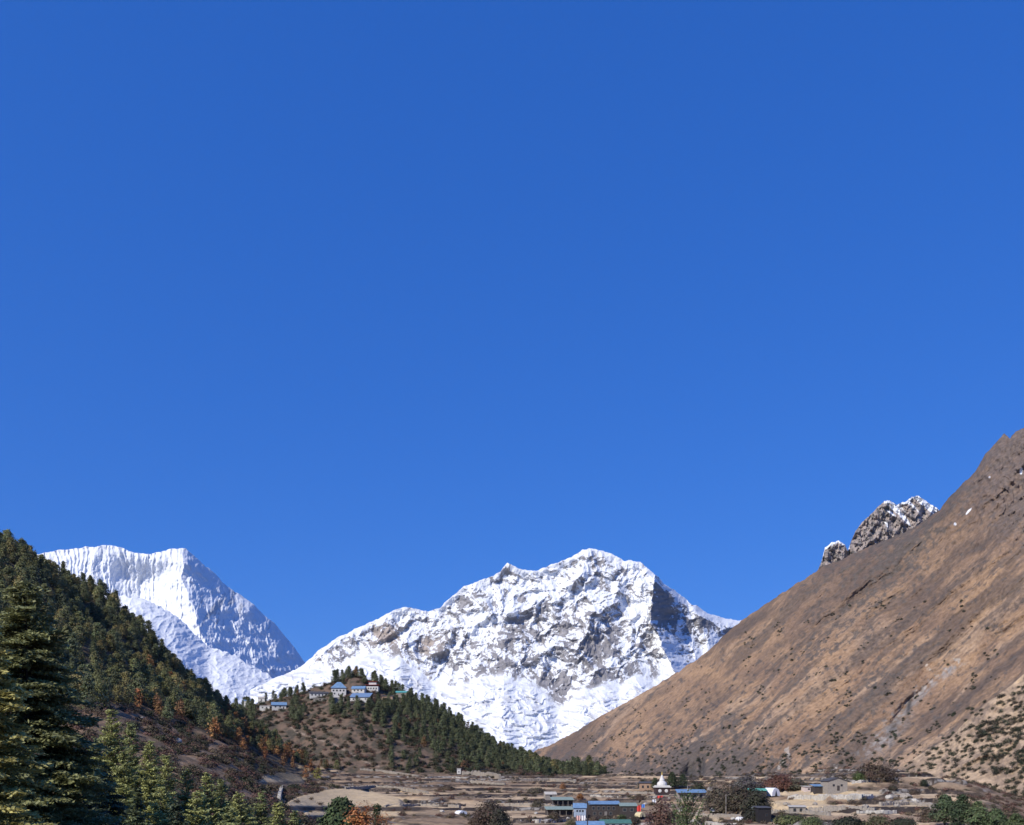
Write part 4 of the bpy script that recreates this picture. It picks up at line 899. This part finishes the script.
shrine()
def H_(name, label, u, v, wpx, dm, hpx, roof, risepx, wm, rm, rz=0.0, win=(), door=None, d0=200, d1=1080, **k):
    p = ph(u, v, d0, d1); s = px(p, 1); return house(name, label, p, rz, wpx*s, dm, hpx*s, roof, risepx*s, wm, rm, 0.4, [(a*s, b*s, c*s, e*s) for a, b, c, e in win], door, **k)
H_('plank_house', 'tan plank house with dark flat roof behind the shrine tower', 648, 790, 17, 7, 6.5, 'shed', 1.5, TANW, SLATE, -0.15, [(-5, 2, 1.6, 2.2), (0, 2, 1.6, 2.2), (5, 2, 1.6, 2.2)])
H_('long_house', 'grey long house under a bright blue roof right of the shrine', 691, 800, 28, 7, 6.5, 'shed', 3, STONE, BLUE, -0.04, [(-10, 2, 2.4, 2.4), (-4, 2, 2.4, 2.4), (3, 2, 2.4, 2.4), (9, 2, 2.4, 2.4)], 0.3, posts=True)
H_('timber_lodge', 'large dark timber lodge with blue roof in the centre of the village', 603, 817, 30, 9, 12, 'gable', 2.6, WOOD, BLUE, 0.05, [(-11, 6.5, 2.6, 3), (-6, 6.5, 2.6, 3), (-1, 6.5, 2.6, 3), (4, 6.5, 2.6, 3), (9, 6.5, 2.6, 3), (-10, 1.5, 2.6, 2.6), (-4, 1.5, 2.6, 2.6), (6, 1.5, 2.6, 2.6)], 0.5, wm2=GREYW)
H_('dark_house', 'dark house with pale green roof right of the timber lodge', 628, 816, 16, 8, 10, 'shed', 2.5, WOOD, PGREEN, -0.05, [(-4, 5, 3, 3), (3, 5, 3, 3)], 0, wm2=GREYW)
H_('green_roof_lodge', 'low white lodge under a dark green roof at the bottom centre', 615, 829, 29, 7, 6, 'gable', 3, WHITE, GREENR, 0.03, [(-9, 2, 2.5, 2.5), (-3, 2, 2.5, 2.5), (4, 2, 2.5, 2.5), (10, 2, 2.5, 2.5)])
H_('open_shed', 'open shed with pale green roof left of the blue tarpaulin house', 562, 806, 21, 6, 6, 'shed', 2.5, WOOD, PGREEN, 0.1, [(-4, 2, 3, 2)], posts=True)
H_('open_shed', 'lower open shed with pale green roof in front of the other shed', 559, 815, 26, 6, 5.5, 'shed', 2.5, WOOD, PGREEN, 0.08, [(-4, 2, 3, 2)], posts=True)
H_('blue_roof_house', 'house wrapped in bright blue sheets left of the dark pole', 580, 817, 12, 6, 9.5, 'gable', 4, mat('patchy_blue_wall', (0.30, 0.36, 0.44), 0.8, 1.5, 0.6), BLUE, -0.1, [(-2.6, 5.6, 1.1, 1.3), (0.2, 5.6, 1.1, 1.3), (3, 5.6, 1.1, 1.3)])
H_('blue_roof_house', 'low wide house with blue roof at the very bottom below the dark pole', 590, 834, 26, 7, 8.5, 'gable', 4, STONE, BLUE, 0.0, [(-5, 3, 2.5, 2.5), (5, 3, 2.5, 2.5)])
H_('stone_house', 'square stone house with low dark gable roof on the field edge', 834, 790, 20, 8, 9, 'gable_front', 3.2, STONE, SLATE, 0.06, [(-4, 4, 1.6, 1.6), (4, 4, 1.6, 1.6)], 0.3)
H_('lean_to', 'dark lean to with small blue sheet roof left of the square stone house', 818, 790, 11, 5, 3.4, 'shed', 1.8, WOOD, BLUE, 0.05, [(0, 1, 1.5, 1.2)], cat='shed')
H_('white_shed', 'small pinkish white shed left of the lean to', 807, 791, 8, 5, 4, 'shed', 0.6, mat('pinkish_plaster', (0.55, 0.46, 0.42), 0.9, 1, 0.2), PALEST, 0.05, [(0, 1.2, 1.5, 1.2)], cat='shed')
H_('green_roof_house', 'dark house with thin bright green roof behind the clump of dark trees', 757, 799, 17, 6, 7, 'shed', 2.0, WOOD, mat('bright_green_sheet', (0.12, 0.38, 0.26), 0.5, 1, 0.15), -0.12, [(-4, 2, 2.4, 3)], wm2=WHITE)
H_('black_shed', 'tall timber shed with shade painted into its black walls under the dark trees beside the small straw field', 762, 822, 13, 6, 14, 'shed', 1.2, mat('shaded_dark_wood', (0.022, 0.02, 0.022), 0.8, 2, 0.3), SLATE, 0.05, [(2, 6, 2.5, 2.5)], cat='shed')  # dark wood with shade put into its near-black colour
H_('small_shed', 'small dark shed with tilted white roof left of the grey pole', 717, 815, 12, 4, 3.5, 'shed', 3, WOOD, CLOTHW, 0.1, [(0, 1, 2, 1.5)], cat='shed')
H_('ruined_house', 'ruined grey stone house with no roof near the small straw field', 797, 813, 15, 6, 6, 'shed', 1.0, STONE, PALEST, -0.2, [(-3, 2, 2, 2.5), (3, 2, 2, 2.5)])
def tent(u, v, wpx, hpx, m, label, d0=200):
    p = ph(u, v, d0); s = px(p, 1); w_, h_ = wpx*s/2, hpx*s; L = w_*1.3; n = 8; q = []
    prof = [(-w_, -0.1), (-w_*0.92, h_*0.45), (-w_*0.55, h_*0.85), (0, h_), (w_*0.55, h_*0.85), (w_*0.92, h_*0.45), (w_, -0.1)]
    for (a, b), (c_, d_) in zip(prof[:-1], prof[1:]):
        q.append([[a, -L, b], [c_, -L, d_], [c_, L, d_], [a, L, b]]); q.append([[0, -L+0.02, 0], [a, -L+0.02, b], [c_, -L+0.02, d_], [c_, -L+0.02, d_]]); q.append([[0, L-0.02, 0], [c_, L-0.02, d_], [a, L-0.02, b], [a, L-0.02, b]])
    r = link('tent', None, None, p); r.rotation_euler = (0, 0, 0.5); tag(r, label, 'tent'); build('canvas', q, m, r)
    build('door_flap', [[[-w_*0.3, -L-0.05, 0], [w_*0.3, -L-0.05, 0], [0, -L-0.02, h_*0.75], [0, -L-0.02, h_*0.75]]], SLATE, r)
tent(771, 796, 11, 8, CLOTHW, 'white domed tent at the left end of the upper straw field')
tent(461, 814, 9, 3.5, CLOTHW, 'low white tent on the terraces left of the big brown bush')
tent(481, 821, 6, 4, CLOTHW, 'small white tent right in front of the brown bush')
tent(741, 820.5, 7, 3.5, CLOTHW, 'small white tent in front of the left side of the black shed')
tent(640, 817, 7, 4.5, CLOTHY, 'cream tent with dark opening beside the reddish bush')
def flag(u, v, wpx, hpx, m, label, d0=200):
    p = ph(u, v, d0); s = px(p, 1); r = link('cloth_banner', None, None, p); tag(r, label, 'banner')
    build('pole', tube((-wpx*s/2, 0, -0.5), (-wpx*s/2, 0, hpx*s+0.4), 0.08, 0.06, 6), GREYW, r)
    q = []; n = 8; z0 = 0.2; z1 = hpx*s+0.2
    X = [-wpx*s/2+0.06+wpx*s*i/n for i in range(n+1)]; Yy = [0.25*math.sin(i*1.3) for i in range(n+1)]
    for i in range(n): q.append([[X[i], Yy[i], z0], [X[i+1], Yy[i+1], z0-0.1], [X[i+1], Yy[i+1], z1-0.1], [X[i], Yy[i], z1]])
    for i in range(n): q.append([[X[i], Yy[i]+0.03, z1], [X[i+1], Yy[i+1]+0.03, z1-0.1], [X[i+1], Yy[i+1]+0.03, z0-0.1], [X[i], Yy[i]+0.03, z0]])
    build('cloth', q, m, r)
flag(638.5, 812, 4, 6, CLOTHR, 'bright red cloth hung beside the dark green roofed house')
flag(643, 808, 3, 3.5, CLOTHB, 'small blue cloth right of the bright red one')
flag(660, 799.5, 6, 3, CLOTHR, 'red cloth strung above the domed reddish bush')
flag(654, 804, 4, 4, CLOTHW, 'white cloth hanging at the left of the domed reddish bush')
flag(578, 821, 4, 5, PINK, 'pink and white washing hung at the left of the dark pole')
flag(583, 821, 4, 5, CLOTHW, 'white washing hung between the pink cloth and the dark pole')
def pole(u, v, hpx, r_, m, label, arm=True, d=None, cat='utility pole'):
    p = ph(u, v) if d is None else gpos(u, d); s = px(p, 1); h = hpx*s if d is None else (HZ-v)/F*d-p.z
    o = link('utility_pole', None, None, p); tag(o, label, cat)
    build('post', tube((0, 0, -1), (0, 0, h), r_, r_*0.75, 8), m, o)
    if arm: build('crossarm', bxq(-0.7, 0.7, -0.06-r_, -r_, h-0.6, h-0.45), m, o)
pole(587.5, 801, 0, 0.16, WOOD, 'dark wooden pole rising in front of the timber lodge', d=230)
pole(726, 817, 22, 0.22, GREYW, 'pale grey pole in front of the left part of the dark tree clump', False)
pole(753, 821.5, 15, 0.18, mat('blue_grey_paint', (0.28, 0.33, 0.36)), 'blue grey pole with a crossarm in front of the black shed')
pole(687.5, 801, 14, 0.12, PALEST, 'thin white pole crossing the long blue roof', False)
# boulders on the fields
def boulder(u, v, s, seed, label, m=PALEST):
    rng = np.random.default_rng(seed); p = ph(u, v); n, k = 8, 6; q = []
    def pt(i, j):
        a = 2*math.pi*(i % n)/n; b = math.pi*(j/k); r_ = s*(1+0.22*math.sin(a*2+seed)+0.15*math.cos(3*a+b*2+seed)); return [r_*math.sin(b)*math.cos(a), r_*math.sin(b)*math.sin(a)*0.8, r_*math.cos(b)*0.65+0.3*s]
    for i in range(n):
        for j in range(k): q.append([pt(i, j+1), pt(i+1, j+1), pt(i+1, j), pt(i, j)])
    tag(build('boulder', q, m, None, p), label, 'boulder')
boulder(776.5, 821, 0.5, 1, 'small bright white stone at the foot of the small straw field', WHITE)
boulder(906, 799, 2.2, 2, 'pale boulder on the right fields below the wide domed shrub', STONE)
boulder(936, 812, 2.0, 3, 'pale boulder beside the brown shrub at the lower right', STONE)
boulder(943, 806, 1.6, 4, 'grey boulder above the brown shrub at the lower right', STONE)
boulder(178, 743, 1.6, 5, 'pale rock lying on the brown slope under the left forest')
boulder(141, 720, 1.2, 6, 'white rock near the top of the brown slope beside the pale conifer')

# clutter of the village
boulder_spots = [(568, 820, 1.0), (572, 806, 0.7), (596, 819, 0.9), (633, 820, 1.1), (645, 805, 0.8), (612, 798, 1.0), (600, 797, 0.8), (673, 807, 0.9), (681, 812, 1.1), (700, 812, 0.9), (733, 820, 0.8), (786, 806, 1.2), (795, 799, 0.9), (815, 805, 1.1), (851, 801, 1.2), (866, 808, 1.0), (889, 799, 1.4), (897, 807, 1.0), (915, 803, 1.3), (550, 800, 0.9), (536, 814, 0.9), (520, 822, 0.8), (442, 812, 0.8), (430, 803, 0.9)]
for i, (u, v, sz) in enumerate(boulder_spots):
    b_ = boulder_spots[i]; boulder(u, v, sz, 30+i, 'small grey stone lying about the village and the fields around it', [PALEST, STONE][i % 2])
for o in [o for o in COL.objects if o.get('label', '').startswith('small grey stone lying')]: o['group'] = 'loose stones about the village'
for i, (u, v, wd, hp, c, l) in enumerate([
 (554, 818, 10, 6, BROWN, 'brown bush in front of the lower open shed'), (571, 828, 14, 8, (0.12, 0.11, 0.06), 'olive bush at the bottom edge left of the blue roofs'),
 (622, 820, 7, 5, (0.09, 0.11, 0.05), 'small green bush between the timber lodge and the green roofed lodge'), (631, 827, 10, 8, BROWN, 'brown bush right of the green roofed lodge'),
 (594, 803, 9, 5, (0.13, 0.10, 0.07), 'low brown bush behind the left half of the timber lodge'), (537, 807, 12, 6, (0.10, 0.085, 0.06), 'brown bush left of the open sheds'),
 (640, 801, 8, 5, (0.12, 0.085, 0.06), 'small brown bush below the plank house'), (672, 821, 10, 9, (0.10, 0.11, 0.06), 'grey green bush between the reddish bush and the spiky young pine'),
 (706, 823, 14, 6, (0.14, 0.11, 0.08), 'low brown bush at the bottom right of the spiky young pine'), (790, 824, 30, 8, (0.13, 0.14, 0.06), 'olive green bush at the bottom edge below the ruined house'),
 (812, 827, 22, 9, (0.11, 0.13, 0.055), 'green bush at the bottom edge right of the olive one'), (850, 829, 34, 10, (0.06, 0.065, 0.04), 'dark bush low at the bottom edge in the right fields'),
 (878, 827, 22, 11, (0.12, 0.115, 0.06), 'olive bush rising at the bottom edge right of the dark one'), (903, 827, 26, 8, (0.055, 0.06, 0.038), 'dark low bush at the bottom edge before the green trees'),
 (913, 795, 12, 5, (0.13, 0.095, 0.07), 'brown bush beside the pale boulder on the right fields'), (893, 790, 8, 4, (0.09, 0.08, 0.055), 'small dark bush below the wall end of the wide domed shrub'),
 (580, 799, 6, 5, (0.34, 0.16, 0.06), 'small orange tree on the terrace behind the timber lodge'), (563, 789, 6, 6, (0.30, 0.16, 0.08), 'small orange tree at the right end of the conifer grove'),
 (752, 821, 18, 13, (0.045, 0.045, 0.032), 'very dark bush against the left side of the black shed'),
 (606, 821, 12, 5, (0.12, 0.10, 0.07), 'grey brown bush at the foot of the timber lodge'), (634, 823, 12, 7, (0.10, 0.085, 0.06), 'dark brown bush right of the cream tent and below it'),
 (594, 822, 9, 5, (0.16, 0.12, 0.09), 'pale brown bush right of the dark pole foot'),
 (447, 790, 14, 4, BROWN, 'low brown bush on the terrace right of the big straw field'), (535, 793, 16, 4, (0.10, 0.085, 0.06), 'low dark bush on the terrace above the open sheds')]):
    bush(u, v, wd, hp, c, l, 800+i, dmax=700)
house('stone_house', 'plain stone house half hidden behind the open sheds', ph(550, 799), 0.2, 6, 4, 2.4, 'gable', 1.2, STONE, PALEST, 0.3, [(0, 0.9, 0.8, 0.8)])
# ------------------------------------------------------------------ thin mountain haze
def haze():
    v = bxq(-24000, 24000, -300, 20000, -600, 2700)
    u_, inv = np.unique(np.asarray(v).reshape(-1, 3), axis=0, return_inverse=True)
    m = bpy.data.materials.new('haze'); m.use_nodes = True; t = m.node_tree; t.nodes.remove(t.nodes['Principled BSDF'])
    pv = t.nodes.new('ShaderNodeVolumePrincipled'); pv.inputs['Color'].default_value = (0.75, 0.86, 1, 1); pv.inputs['Density'].default_value = HAZE; pv.inputs['Anisotropy'].default_value = 0.1
    t.links.new(pv.outputs[0], t.nodes['Material Output'].inputs['Volume'])
    tag(link('haze', mesh_from('haze', u_, inv.reshape(-1, 4), None, False, m)), 'thin bluish air over the whole valley', 'haze', None, 'stuff')
HAZE = 6.0e-6
haze()
